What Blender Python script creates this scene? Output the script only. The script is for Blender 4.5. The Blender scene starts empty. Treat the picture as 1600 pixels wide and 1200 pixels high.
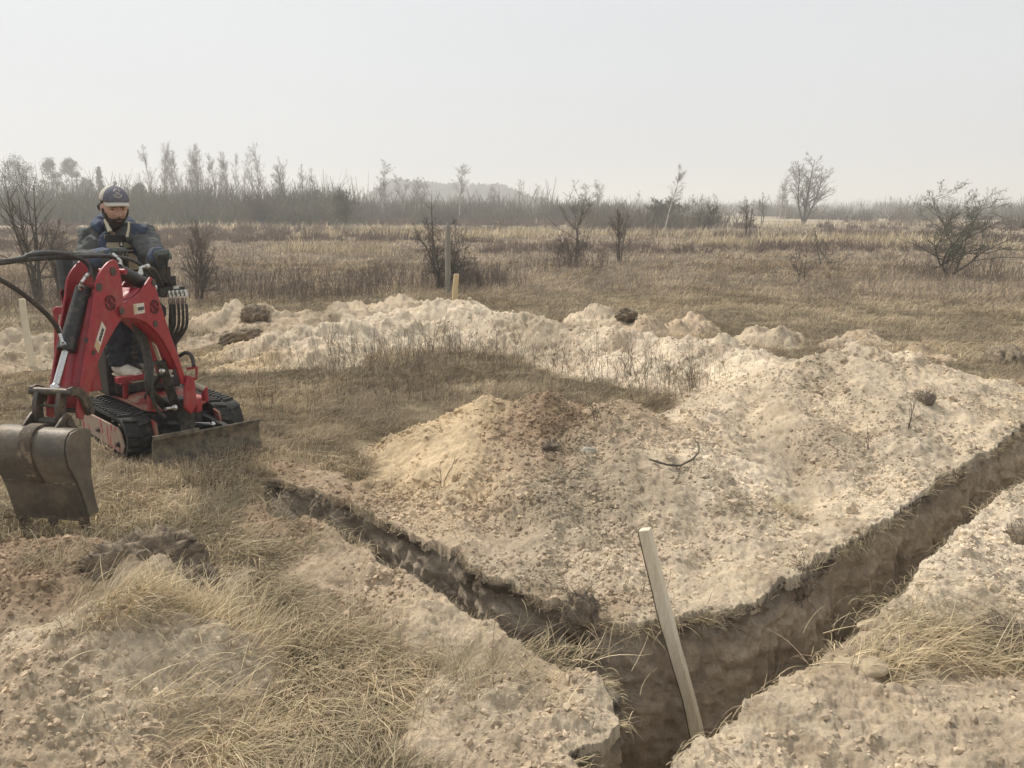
import bpy, bmesh, math, random
import numpy as np
from mathutils import Vector, Matrix

R = math.radians
scene = bpy.context.scene
COL = scene.collection

# ------------------------------------------------------------------ camera
CAM_H, PITCH, FPX = 1.65, math.atan(276 / 1280), 1280.0
cam_d = bpy.data.cameras.new("camera")
cam_d.sensor_width = 36.0
cam_d.lens = 36.0 * FPX / 1600.0
cam_d.clip_start, cam_d.clip_end = 0.05, 6000
cam = bpy.data.objects.new("camera", cam_d)
COL.objects.link(cam)
cam.location = (0, 0, CAM_H)
cam.rotation_euler = (math.pi / 2 - PITCH, 0, 0)
scene.camera = cam

# ------------------------------------------------------------------ sky, sun, exposure
SUN_EL, SUN_AZ = R(50), math.atan2(-0.68, 0.62)      # azimuth from +Y towards +X: the sun is left, slightly behind
world = bpy.data.worlds.new("World")
scene.world = world
world.use_nodes = True
wn, wl = world.node_tree.nodes, world.node_tree.links
wn.clear()
w_out = wn.new('ShaderNodeOutputWorld')
w_bg = wn.new('ShaderNodeBackground'); w_bg.inputs['Strength'].default_value = 0.1
w_sky = wn.new('ShaderNodeTexSky'); w_sky.sky_type = 'NISHITA'; w_sky.sun_disc = False
w_sky.sun_elevation = SUN_EL; w_sky.sun_rotation = SUN_AZ
w_sky.air_density = 1.0; w_sky.dust_density = 4.0; w_sky.ozone_density = 1.0
w_hs = wn.new('ShaderNodeHueSaturation'); w_hs.inputs['Saturation'].default_value = 0.22
w_mix = wn.new('ShaderNodeMix'); w_mix.data_type = 'RGBA'
w_mix.inputs['Factor'].default_value = 0.80           # the milky cloud veil over the blue
w_tc = wn.new('ShaderNodeTexCoord'); w_mp = wn.new('ShaderNodeMapping'); w_mp.inputs['Scale'].default_value = (1.2, 1.2, 3.5)
w_nz = wn.new('ShaderNodeTexNoise'); w_nz.inputs['Scale'].default_value = 1.6; w_nz.inputs['Detail'].default_value = 5
w_rp = wn.new('ShaderNodeMix'); w_rp.data_type = 'RGBA'
w_rp.inputs[6].default_value = (6.7, 7.02, 7.4, 1); w_rp.inputs[7].default_value = (7.3, 7.5, 7.65, 1)
wl.new(w_tc.outputs['Generated'], w_mp.inputs['Vector']); wl.new(w_mp.outputs[0], w_nz.inputs['Vector']); wl.new(w_nz.outputs[0], w_rp.inputs[0])
wl.new(w_rp.outputs[2], w_mix.inputs[7])
wl.new(w_sky.outputs[0], w_hs.inputs['Color'])
wl.new(w_hs.outputs[0], w_mix.inputs[6])
wl.new(w_mix.outputs[2], w_bg.inputs['Color'])
wl.new(w_bg.outputs[0], w_out.inputs['Surface'])

sun_d = bpy.data.lights.new("sun", 'SUN')
sun_d.energy = 3.2; sun_d.angle = R(5); sun_d.color = (1.0, 0.93, 0.82)
sun = bpy.data.objects.new("sun", sun_d); COL.objects.link(sun)
sdir = Vector((math.sin(SUN_AZ) * math.cos(SUN_EL), math.cos(SUN_AZ) * math.cos(SUN_EL), math.sin(SUN_EL)))
sun.rotation_euler = sdir.to_track_quat('Z', 'Y').to_euler()
sun.location = (0, 0, 40)

scene.view_settings.view_transform = 'Standard'
scene.view_settings.look = 'None'
scene.view_settings.exposure = 0.20
scene.view_settings.gamma = 1.0
scene.render.engine = 'CYCLES'
cy = scene.cycles
cy.use_denoising = True
cy.volume_bounces = 1
cy.max_bounces = 7; cy.diffuse_bounces = 5; cy.glossy_bounces = 2; cy.transparent_max_bounces = 6
cy.use_adaptive_sampling = True; cy.adaptive_threshold = 0.015
cy.caustics_reflective = cy.caustics_refractive = False

# ------------------------------------------------------------------ from the photograph's pixels to places
CP, SP = math.cos(PITCH), math.sin(PITCH)
def ray(px, py):
    cx, cyy = (px - 800) / FPX, -(py - 600) / FPX
    return np.array([cx, CP + cyy * SP, -SP + cyy * CP])
def at_y(px, py, y):                       # the point seen at (px,py) that is y metres ahead
    d = ray(px, py); return np.array([0, 0, CAM_H]) + d * (y / d[1])
def at_z(px, py, z=0.0):                   # the point seen at (px,py) at height z
    d = ray(px, py); return np.array([0, 0, CAM_H]) + d * ((z - CAM_H) / d[2])
def on_plane(px, py, p0, n):
    d = ray(px, py); c = np.array([0, 0, CAM_H])
    return c + d * (np.dot(np.asarray(p0) - c, n) / np.dot(d, n))
def to_px(p):
    v = np.asarray(p, float) - np.array([0, 0, CAM_H])
    dep = v[1] * CP - v[2] * SP; up = v[1] * SP + v[2] * CP
    return (800 + FPX * v[0] / dep, 600 - FPX * up / dep)

# ------------------------------------------------------------------ numpy noise
def _h(ix, iy, seed):
    n = (ix.astype(np.int64) * 374761393 + iy.astype(np.int64) * 668265263 + seed * 1442695041) & 0xffffffff
    n = ((n ^ (n >> 13)) * 1274126177) & 0xffffffff
    return ((n ^ (n >> 16)) & 0xffff).astype(np.float32) / 65535.0
def noise(x, y, seed=0):
    ix, iy = np.floor(x), np.floor(y)
    fx, fy = (x - ix).astype(np.float32), (y - iy).astype(np.float32)
    def g(dx, dy):
        a = _h(ix + dx, iy + dy, seed) * 6.2832
        return np.cos(a) * (fx - dx) + np.sin(a) * (fy - dy)
    u, v = fx * fx * fx * (fx * (fx * 6 - 15) + 10), fy * fy * fy * (fy * (fy * 6 - 15) + 10)
    a = g(0, 0); b = g(1, 0); c = g(0, 1); d = g(1, 1)
    return (a + u * (b - a) + v * ((c + u * (d - c)) - (a + u * (b - a)))) * 1.5
def fbm(x, y, octv, seed=0, gain=0.5):
    s = 0; amp = 1.0; f = 1.0
    for o in range(octv):
        s = s + amp * noise(x * f + o * 17.3, y * f - o * 9.1, seed + o); amp *= gain; f *= 2.03
    return s
def clods(x, y, cell, seed, prob=0.7):      # rounded lumps strewn over the plane, metres
    out = np.zeros(np.shape(x), np.float32)
    gx, gy = x / cell, y / cell
    ix, iy = np.floor(gx), np.floor(gy)
    for dx in (-1, 0, 1):
        for dy in (-1, 0, 1):
            jx, jy = ix + dx, iy + dy
            cx = jx + _h(jx, jy, seed); cyy = jy + _h(jx, jy, seed + 5)
            rr = 0.18 + 0.5 * _h(jx, jy, seed + 9) ** 2
            on = _h(jx, jy, seed + 3) < prob
            st = 0.6 + 0.9 * _h(jx, jy, seed + 11)
            d2 = (((gx - cx) * st) ** 2 + ((gy - cyy) / st) ** 2) / rr ** 2
            out = np.maximum(out, np.where(on & (d2 < 1), np.sqrt(np.maximum(0, 1 - d2)) * rr * cell * 0.8, 0).astype(np.float32))
    return out
def smooth(a, b, x):
    t = np.clip((x - a) / (b - a), 0, 1); return t * t * (3 - 2 * t)

# ------------------------------------------------------------------ object helpers
def tag(o, label=None, cat=None, group=None, kind=None):
    if label: o['label'] = label
    if cat: o['category'] = cat
    if group: o['group'] = group
    if kind: o['kind'] = kind
    return o
def empty(name, loc, label, cat, group=None):
    o = bpy.data.objects.new(name, None); COL.objects.link(o)
    o.location = loc; o.empty_display_size = 0.2
    return tag(o, label, cat, group)
def mesh_np(name, verts, quads, mat, parent=None, tint=None, smooth_sh=True):
    verts = np.asarray(verts, np.float32); quads = np.asarray(quads, np.int32)
    k = quads.shape[1]
    me = bpy.data.meshes.new(name)
    me.vertices.add(len(verts)); me.vertices.foreach_set('co', verts.ravel())
    me.loops.add(quads.size); me.loops.foreach_set('vertex_index', quads.ravel())
    me.polygons.add(len(quads))
    me.polygons.foreach_set('loop_start', np.arange(0, quads.size, k, dtype=np.int32))
    me.polygons.foreach_set('use_smooth', np.full(len(quads), smooth_sh))
    if tint is not None:
        at = me.attributes.new('tint', 'FLOAT_COLOR', 'POINT')
        c = np.ones((len(verts), 4), np.float32); c[:, :3] = tint
        at.data.foreach_set('color', c.ravel())
    me.update(calc_edges=True)
    me.materials.append(mat)
    o = bpy.data.objects.new(name, me); COL.objects.link(o)
    if parent is not None: o.parent = parent
    return o
def V(*a): return Vector(a if len(a) > 1 else tuple(float(c) for c in a[0]))

class MB:
    """collects boxes, plates, tubes and turned shapes and links them as ONE mesh object"""
    def __init__(s): s.v = []; s.f = []
    def add(s, vs, fs):
        b = len(s.v); s.v += [V(tuple(float(c) for c in p)) for p in vs]; s.f += [tuple(b + i for i in f) for f in fs]; return s
    def box(s, c, size, ax=None):
        c = V(c); ax = ax or (V(1, 0, 0), V(0, 1, 0), V(0, 0, 1))
        ax = [V(a) for a in ax]; h = [q / 2 for q in size]
        vs = [c + ax[0] * (i * h[0]) + ax[1] * (j * h[1]) + ax[2] * (k * h[2]) for i in (-1, 1) for j in (-1, 1) for k in (-1, 1)]
        return s.add(vs, [(0, 1, 3, 2), (4, 6, 7, 5), (0, 4, 5, 1), (2, 3, 7, 6), (0, 2, 6, 4), (1, 5, 7, 3)])
    def plate(s, pts, ext):                      # polygon pushed along ext
        e = V(ext); n = len(pts); a = [V(p) for p in pts]
        return s.add(a + [p + e for p in a], [tuple(range(n))[::-1], tuple(range(n, 2 * n))] + [(i, (i + 1) % n, n + (i + 1) % n, n + i) for i in range(n)])
    def tube(s, pts, rad, sides=8, caps=True):
        pts = [V(p) for p in pts]; n = len(pts)
        rad = [rad] * n if not hasattr(rad, '__len__') else list(rad)
        t0 = (pts[1] - pts[0]).normalized()
        u = t0.orthogonal().normalized(); vs = []
        for i, p in enumerate(pts):
            t = (pts[min(i + 1, n - 1)] - pts[max(i - 1, 0)])
            t = t.normalized() if t.length > 1e-9 else t0
            u = (u - t * u.dot(t)); u = u.normalized() if u.length > 1e-6 else t.orthogonal().normalized()
            w = t.cross(u)
            for k in range(sides):
                a = 2 * math.pi * k / sides
                vs.append(p + (u * math.cos(a) + w * math.sin(a)) * rad[i])
        fs = [(i * sides + k, i * sides + (k + 1) % sides, (i + 1) * sides + (k + 1) % sides, (i + 1) * sides + k) for i in range(n - 1) for k in range(sides)]
        if caps: fs += [tuple(range(sides))[::-1], tuple(range((n - 1) * sides, n * sides))]
        return s.add(vs, fs)
    def cyl(s, a, b, r, sides=20): return s.tube([a, b], r, sides)
    def ball(s, c, r, nu=16, nv=10, ax=None):
        c = V(c); r = (r, r, r) if not hasattr(r, '__len__') else r
        ax = [V(a) for a in (ax or ((1, 0, 0), (0, 1, 0), (0, 0, 1)))]
        vs = []; fs = []
        for j in range(nv + 1):
            ph = math.pi * j / nv
            for i in range(nu):
                th = 2 * math.pi * i / nu
                vs.append(c + ax[0] * (r[0] * math.sin(ph) * math.cos(th)) + ax[1] * (r[1] * math.sin(ph) * math.sin(th)) + ax[2] * (r[2] * math.cos(ph)))
        for j in range(nv):
            for i in range(nu):
                fs.append((j * nu + i, (j + 1) * nu + i, (j + 1) * nu + (i + 1) % nu, j * nu + (i + 1) % nu))
        return s.add(vs, fs)
    def grid(s, P, close=False):                 # rows of points -> sheet
        nr, nc = len(P), len(P[0])
        fs = [(i * nc + j, i * nc + (j + 1) % nc, (i + 1) * nc + (j + 1) % nc, (i + 1) * nc + j) for i in range(nr - 1) for j in range(nc if close else nc - 1)]
        return s.add([p for r_ in P for p in r_], fs)
    def build(s, name, mat, parent=None, bevel=0, origin=None, sharp=35, solid=0, sub=0):
        bm = bmesh.new()
        base = V(origin) if origin is not None else (parent_origin(parent) if parent is not None else V(0, 0, 0))
        vv = [bm.verts.new(p - base) for p in s.v]
        for f in s.f:
            try: bm.faces.new([vv[i] for i in f])
            except ValueError: pass
        bmesh.ops.remove_doubles(bm, verts=bm.verts, dist=1e-6)
        bmesh.ops.recalc_face_normals(bm, faces=bm.faces)
        me = bpy.data.meshes.new(name); bm.to_mesh(me); bm.free()
        me.polygons.foreach_set('use_smooth', [True] * len(me.polygons))
        if sharp < 180: me.set_sharp_from_angle(angle=R(sharp))
        me.materials.append(mat)
        o = bpy.data.objects.new(name, me); COL.objects.link(o)
        if parent is not None: o.parent = parent
        else: o.location = base
        if solid:
            m = o.modifiers.new('thick', 'SOLIDIFY'); m.thickness = solid; m.offset = 0
        if bevel:
            m = o.modifiers.new('edge', 'BEVEL'); m.width = bevel; m.segments = 2; m.limit_method = 'ANGLE'; m.angle_limit = R(40)
        if sub:
            m = o.modifiers.new('sub', 'SUBSURF'); m.levels = m.render_levels = sub
        return o
def parent_origin(o):
    p = V(0, 0, 0)
    while o is not None:
        p = p + o.location; o = o.parent
    return p

# ------------------------------------------------------------------ materials
def new_mat(name):
    m = bpy.data.materials.new(name); m.use_nodes = True
    n, l = m.node_tree.nodes, m.node_tree.links
    return m, n, l, n['Principled BSDF']
def lay(n, l, a, b, fac):
    x = n.new('ShaderNodeMix'); x.data_type = 'RGBA'
    for s, v in ((6, a), (7, b), (0, fac)):
        if hasattr(v, 'default_value'): l.new(v, x.inputs[s])
        elif s == 0: x.inputs[0].default_value = v
        else: x.inputs[s].default_value = (*v, 1)
    return x.outputs[2]
def nz(n, l, scale, detail=4, rough=0.6, vec=None, lo=0.35, hi=0.65):
    t = n.new('ShaderNodeTexNoise'); t.inputs['Scale'].default_value = scale
    t.inputs['Detail'].default_value = detail; t.inputs['Roughness'].default_value = rough
    if vec is not None: l.new(vec, t.inputs['Vector'])
    m = n.new('ShaderNodeMapRange'); m.inputs[1].default_value = lo; m.inputs[2].default_value = hi
    l.new(t.outputs[0], m.inputs[0]); return m.outputs[0]
def coords(n, l, scale=(1, 1, 1), rot=(0, 0, 0)):
    c = n.new('ShaderNodeTexCoord'); mp = n.new('ShaderNodeMapping')
    mp.inputs['Scale'].default_value = scale; mp.inputs['Rotation'].default_value = rot
    l.new(c.outputs['Object'], mp.inputs['Vector']); return mp.outputs[0]
def bump(n, l, b, h, strength, dist, prev=None):
    x = n.new('ShaderNodeBump'); x.inputs['Strength'].default_value = strength; x.inputs['Distance'].default_value = dist
    l.new(h, x.inputs['Height'])
    if prev is not None: l.new(prev, x.inputs['Normal'])
    l.new(x.outputs[0], b.inputs['Normal']); return x.outputs[0]
def paint(name, base, worn, rough=0.5, metal=0.0, scale=14, amount=0.5, stretch=(1, 1, 1), bmp=0.15, lo=0.5, hi=0.62, spec=0.5, fine=None):
    """a surface colour with irregular patches of a second colour (dust, rust, mud) and a fine bump"""
    m, n, l, b = new_mat(name)
    vec = coords(n, l, stretch)
    f = nz(n, l, scale, 7, 0.68, vec, lo, hi)
    mu = n.new('ShaderNodeMath'); mu.operation = 'MULTIPLY'; mu.inputs[1].default_value = amount; l.new(f, mu.inputs[0])
    f2 = nz(n, l, scale * 5, 5, 0.6, vec, 0.3, 0.7)
    c = lay(n, l, base, fine or tuple(q * 0.78 for q in base), f2)
    c = lay(n, l, c, worn, mu.outputs[0])
    l.new(c, b.inputs['Base Color'])
    rr = n.new('ShaderNodeMapRange'); rr.inputs[3].default_value = rough; rr.inputs[4].default_value = min(1, rough + 0.3)
    l.new(mu.outputs[0], rr.inputs[0]); l.new(rr.outputs[0], b.inputs['Roughness'])
    b.inputs['Metallic'].default_value = metal; b.inputs['Specular IOR Level'].default_value = spec
    if bmp: bump(n, l, b, f2, bmp, 0.004)
    return m
def tinted(name, rough=0.9, spec=0.15, var=0.25, scale=40, translucent=0.0, bumps=()):
    """base colour from the mesh's own tint (kind of soil, kind of straw), broken up by noise"""
    m, n, l, b = new_mat(name)
    a = n.new('ShaderNodeAttribute'); a.attribute_name = 'tint'
    vec = coords(n, l)
    hsv = n.new('ShaderNodeHueSaturation'); l.new(a.outputs['Color'], hsv.inputs['Color'])
    mr = n.new('ShaderNodeMapRange'); mr.inputs[3].default_value = 1 - var; mr.inputs[4].default_value = 1 + var
    l.new(nz(n, l, scale, 8, 0.7, vec, 0.3, 0.7), mr.inputs[0]); l.new(mr.outputs[0], hsv.inputs['Value'])
    l.new(hsv.outputs[0], b.inputs['Base Color'])
    b.inputs['Roughness'].default_value = rough; b.inputs['Specular IOR Level'].default_value = spec
    prev = None
    for sc, st, di in bumps: prev = bump(n, l, b, nz(n, l, sc, 8, 0.7, vec, 0.2, 0.8), st, di, prev)
    if translucent:
        tr = n.new('ShaderNodeBsdfTranslucent'); l.new(hsv.outputs[0], tr.inputs['Color'])
        mx = n.new('ShaderNodeMixShader'); mx.inputs[0].default_value = translucent
        l.new(b.outputs[0], mx.inputs[1]); l.new(tr.outputs[0], mx.inputs[2])
        l.new(mx.outputs[0], n['Material Output'].inputs['Surface'])
    return m

# ================================================================== THE GROUND
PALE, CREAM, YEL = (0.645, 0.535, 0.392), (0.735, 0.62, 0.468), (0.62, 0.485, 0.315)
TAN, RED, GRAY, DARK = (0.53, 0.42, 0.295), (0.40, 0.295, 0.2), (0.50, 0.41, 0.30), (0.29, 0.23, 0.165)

# lips of the L-shaped trench, seen in the photograph, as places on the ground
def lip(pts, z): return [tuple(at_z(px, py, z)[:2]) for px, py in pts]
FAR1 = lip([(400, 745), (430, 738), (480, 752), (540, 776), (600, 806), (650, 830), (700, 853), (750, 885), (800, 917), (850, 935), (900, 950), (935, 962), (975, 970)], 0.05)
FAR2 = lip([(1010, 970), (1060, 966), (1130, 966), (1180, 945), (1220, 917), (1260, 889), (1300, 861), (1350, 834), (1400, 800), (1450, 766), (1500, 735), (1550, 704), (1600, 672), (1680, 622), (1760, 580)], 0.05)
NEAR2 = lip([(1830, 606), (1700, 668), (1600, 742), (1550, 788), (1460, 858), (1400, 925), (1330, 985), (1230, 1050), (1190, 1082), (1120, 1133), (1085, 1166), (1035, 1190), (990, 1206), (975, 1250)], 0.12)
NEAR1 = lip([(930, 1240), (915, 1180), (885, 1150), (935, 1138), (970, 1110), (966, 1072), (940, 1046), (900, 1012), (870, 996), (830, 984), (790, 968), (750, 947), (700, 919), (640, 888), (600, 861), (545, 828), (520, 810), (470, 790), (425, 774)], 0.12)
def dense(poly, step):
    out = []
    for i in range(len(poly)):
        a, b = np.array(poly[i]), np.array(poly[(i + 1) % len(poly)])
        n = max(1, int(np.hypot(*(b - a)) / step))
        out += [a + (b - a) * k / n for k in range(n)]
    return np.array(out)
TR = dense(FAR1 + FAR2 + NEAR2 + NEAR1, 0.012)
for _ in range(3): TR = (np.roll(TR, 1, 0) + 2 * TR + np.roll(TR, -1, 0)) / 4
_tn = np.roll(TR, -2, 0) - np.roll(TR, 2, 0); _tn /= np.linalg.norm(_tn, axis=1)[:, None] + 1e-9
TN = np.stack([_tn[:, 1], -_tn[:, 0]], 1)                    # sideways, outward or inward by sign
_ar = 0.5 * np.sum(TR[:, 0] * np.roll(TR[:, 1], -1) - np.roll(TR[:, 0], -1) * TR[:, 1])
if _ar < 0: TN = -TN                                         # outward
_s = np.arange(len(TR)) * 0.012
TR = TR + TN * (0.030 * fbm(_s * 2.3, _s * 0, 5, 61, 0.68))[:, None]
T0 = np.array(FAR1[0])
def in_trench(x, y, grow=0.0):
    P = TR + TN * grow
    P = P[::2]
    x = np.asarray(x); y = np.asarray(y)
    sel = (x > P[:, 0].min()) & (x < P[:, 0].max()) & (y > P[:, 1].min()) & (y < P[:, 1].max())
    res = np.zeros(x.shape, bool)
    xs, ys = x[sel], y[sel]; ins = np.zeros(xs.shape, bool)
    Q = np.roll(P, -1, 0)
    for (ax, ay), (bx, by) in zip(P, Q):
        if ay == by: continue
        m = ((ay > ys) != (by > ys))
        ins ^= m & (xs < (bx - ax) * (ys - ay) / (by - ay) + ax)
    res[sel] = ins
    return res

# heaps of dug-out soil: crest lines (pixel x, pixel y, metres ahead), side slope, colour
def C3(px, py, y): return at_y(px, py, y) if y > 1 else at_z(px, py, y)      # a third number below 1 is a height instead
HEAPS = []
def heap(pts, slope, cols, rnd=0.08):
    P = [C3(*p) for p in pts]
    cols = cols if isinstance(cols, list) else [cols] * len(P)
    if len(P) == 1: HEAPS.append((P[0], slope, cols[0], rnd))
    for (a, ca), (b, cb) in zip(zip(P, cols), zip(P[1:], cols[1:])):
        n = max(1, int(np.hypot(*(b - a)[:2]) / 0.07))
        for k in range(n + 1):
            t = k / n; HEAPS.append((a + (b - a) * t, slope, tuple(np.array(ca) * (1 - t) + np.array(cb) * t), rnd))
# big heap inside the L
heap([(590, 706, 5.35), (640, 690, 5.4), (700, 653, 5.5), (765, 622, 5.4), (812, 655, 5.25), (855, 618, 5.2), (908, 660, 5.1), (975, 629, 5.1), (1018, 672, 5.0), (1062, 688, 4.75)], 0.55,
     [RED, TAN, YEL, YEL, TAN, RED, TAN, TAN, GRAY, PALE])
heap([(1062, 688, 4.75), (1100, 745, 4.35), (1150, 812, 3.95), (1190, 880, 3.55)], 0.42, [CREAM, CREAM, PALE, PALE])
heap([(765, 632, 5.35), (735, 720, 4.7), (690, 790, 4.25)], 0.50, [YEL, YEL, TAN])
heap([(855, 630, 5.2), (815, 720, 4.65), (770, 830, 3.95)], 0.50, [RED, TAN, TAN])
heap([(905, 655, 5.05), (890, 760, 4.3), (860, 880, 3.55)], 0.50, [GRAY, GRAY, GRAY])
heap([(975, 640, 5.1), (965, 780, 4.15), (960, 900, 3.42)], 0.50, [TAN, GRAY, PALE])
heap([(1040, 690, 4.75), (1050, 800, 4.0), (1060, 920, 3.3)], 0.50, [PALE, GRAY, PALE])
heap([(1062, 668, 5.3), (1100, 640, 6.0), (1160, 608, 6.5), (1220, 577, 6.95), (1190, 556, 7.7), (1112, 524, 8.5)], 0.5, [PALE, CREAM, PALE, CREAM, CREAM, CREAM])
heap([(1222, 577, 6.9), (1290, 560, 6.9), (1345, 541, 7.05), (1400, 549, 7.05), (1450, 572, 6.85), (1500, 598, 6.6), (1560, 630, 6.3), (1620, 660, 6.1), (1720, 690, 5.9)], 0.5, [PALE, GRAY, PALE, CREAM, TAN, PALE, PALE, PALE, PALE])
heap([(1100, 642, 5.9), (1180, 720, 4.9), (1240, 830, 3.95)], 0.42, [PALE, GRAY, PALE])
heap([(1222, 577, 6.8), (1290, 680, 5.3), (1335, 800, 4.15)], 0.42, [PALE, GRAY, PALE])
heap([(1345, 545, 7.0), (1400, 635, 5.8), (1430, 745, 4.7)], 0.42, [PALE, PALE, CREAM])
heap([(1450, 575, 6.8), (1500, 650, 5.85), (1530, 705, 5.3)], 0.3, [PALE, PALE, PALE])
heap([(1600, 650, 6.1), (1590, 665, 5.95)], 0.3, PALE)
# the long ridge behind the patch of grass
heap([(262, 572, 9.0), (300, 560, 9.0), (360, 545, 9.1), (405, 530, 9.2), (470, 513, 9.4), (530, 507, 9.6), (600, 492, 10.0), (660, 481, 10.3), (715, 469, 10.5), (775, 489, 10.2), (830, 497, 9.9), (900, 518, 9.5), (960, 514, 9.1), (1040, 536, 8.7), (1112, 524, 8.5)], 0.5,
     [YEL, YEL, YEL, PALE, CREAM, CREAM, CREAM, PALE, CREAM, CREAM, GRAY, GRAY, CREAM, CREAM, CREAM], 0.05)
heap([(330, 578, 8.3), (420, 560, 8.6), (500, 545, 8.9)], 0.3, [YEL, YEL, PALE])
heap([(900, 545, 8.9), (980, 560, 8.2), (1040, 575, 7.8)], 0.3, [PALE, CREAM, CREAM])
for px, py, y, c in ((340, 484, 11.4, TAN), (372, 471, 11.5, GRAY), (402, 478, 11.4, TAN), (430, 487, 11.3, GRAY), (480, 487, 11.5, TAN), (500, 493, 11.3, GRAY), (548, 469, 12.2, GRAY), (585, 474, 12.0, TAN),
                     (628, 461, 12.4, GRAY), (648, 466, 12.1, PALE), (935, 476, 11.9, PALE), (982, 486, 11.2, GRAY), (1005, 500, 10.8, TAN), (1080, 492, 11.3, TAN), (1060, 500, 11.0, TAN), (1185, 508, 10.3, PALE), (1222, 514, 10.0, GRAY), (1352, 517, 10.2, TAN), (1320, 533, 9.6, GRAY),
                     (1432, 541, 9.3, TAN), (1470, 552, 9.0, TAN), (1580, 552, 9.0, GRAY), (1610, 560, 8.8, TAN), (20, 516, 9.3, GRAY), (-40, 515, 9.3, TAN), (60, 522, 9.1, GRAY), (95, 535, 9.0, GRAY)):
    heap([(px, py, y)], 0.62, c, 0.07)
heap([(-60, 560, 8.6), (10, 555, 8.7), (75, 553, 8.8)], 0.2, [GRAY, TAN, GRAY])
heap([(270, 545, 9.6), (330, 525, 10.3), (420, 505, 10.8), (520, 492, 11.2), (640, 474, 11.7)], 0.3, [TAN, GRAY, TAN, GRAY, PALE])
# a skin of spoil right up to the far lips
heap([(640, 800, .04), (700, 838, .05), (760, 880, .05), (810, 908, .05), (870, 930, .04), (930, 950, .04), (985, 962, .04)], 0.22, [TAN, TAN, GRAY, GRAY, TAN, TAN, PALE])
heap([(985, 955, .05), (1060, 955, .05), (1130, 955, .06), (1180, 930, .06), (1220, 903, .06), (1300, 848, .06), (1350, 822, .06), (1400, 788, .06), (1450, 754, .06), (1500, 722, .06), (1550, 692, .06), (1600, 660, .06), (1700, 598, .05)], 0.25, [PALE, PALE, GRAY, PALE, PALE, PALE, PALE, CREAM, PALE, PALE, PALE, PALE, PALE])
heap([(430, 728, .03), (500, 745, .03), (560, 770, .04), (620, 795, .04)], 0.3, [RED, TAN, RED, TAN])
# thrown up along the near lips of the trench
heap([(405, 790, .05), (440, 783, .05), (500, 803, .06), (545, 831, .07), (600, 864, .075), (645, 893, .075), (700, 925, .075), (752, 953, .07), (795, 975, .06), (832, 991, .05)], 0.40,
     [RED, RED, RED, TAN, TAN, TAN, TAN, TAN, TAN, TAN], 0.06)
heap([(420, 812, .04), (500, 855, .07), (560, 893, .09), (640, 937, .09), (720, 967, .08), (790, 992, .05)], 0.5, [RED, TAN, TAN, TAN, PALE, TAN], 0.06)
heap([(715, 1085, .05), (735, 1065, .10), (790, 1070, .12), (860, 1065, .11), (925, 1080, .10), (900, 1105, .12)], 0.6, [PALE, PALE, PALE, TAN, PALE, PALE], 0.08)
heap([(740, 1150, .06), (790, 1150, .08), (840, 1170, .08), (900, 1210, .08), (850, 1260, .08)], 0.5, [TAN, PALE, TAN, TAN, TAN], 0.1)
heap([(1780, 650, .08), (1660, 720, .10), (1600, 762, .12), (1540, 812, .12), (1470, 870, .12), (1420, 925, .10)], 0.36, [PALE, PALE, PALE, CREAM, CREAM, PALE], 0.08)
heap([(1405, 945, .09), (1345, 1000, .10), (1260, 1058, .11), (1205, 1085, .11), (1145, 1135, .11), (1100, 1175, .10), (1040, 1205, .08)], 0.3, [PALE, TAN, TAN, PALE, PALE, PALE, PALE], 0.1)
heap([(1330, 1060, .07), (1300, 1110, .09), (1400, 1110, .09), (1500, 1100, .09), (1620, 1092, .08), (1800, 1090, .08)], 0.2, [TAN, PALE, TAN, PALE, TAN, PALE], 0.1)
heap([(1100, 1230, .07), (1250, 1170, .09), (1400, 1160, .09), (1550, 1160, .09), (1750, 1160, .09)], 0.15, [PALE, TAN, PALE, TAN, PALE], 0.1)
heap([(1150, 1290, .07), (1400, 1250, .09), (1750, 1240, .09)], 0.15, [TAN, PALE, TAN], 0.1)
# lower left
heap([(-40, 880, .10), (30, 858, .11), (75, 850, .11), (120, 850, .11), (160, 860, .09)], 0.4, [RED, RED, RED, RED, RED], 0.08)
heap([(-40, 930, .05), (30, 905, .09), (80, 890, .12), (20, 950, .06)], 0.22, [RED, RED, RED, RED])
heap([(165, 888, .15), (205, 868, .24), (245, 868, .25), (285, 892, .22), (318, 920, .14)], 1.1, [DARK, DARK, GRAY, DARK, DARK], 0.05)
heap([(340, 895, .05)], 0.5, GRAY)
heap([(0, 1010, .05), (70, 990, .12), (140, 955, .24), (195, 938, .27), (250, 968, .17)], 0.55, [GRAY, TAN, PALE, PALE, GRAY], 0.06)
heap([(-60, 1080, .10), (10, 1035, .19), (60, 1030, .20), (110, 1055, .15), (140, 1080, .10)], 0.5, [GRAY, TAN, TAN, GRAY, GRAY], 0.08)
heap([(-80, 1130, .09), (30, 1100, .11), (100, 1120, .10), (150, 1150, .06)], 0.35, [TAN, TAN, TAN, TAN])
heap([(250, 1050, .02), (275, 1065, .02)], 0.4, [GRAY, GRAY])
heap([(-60, 1200, .10), (40, 1180, .10), (110, 1190, .07)], 0.3, [TAN, TAN, TAN])

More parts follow.
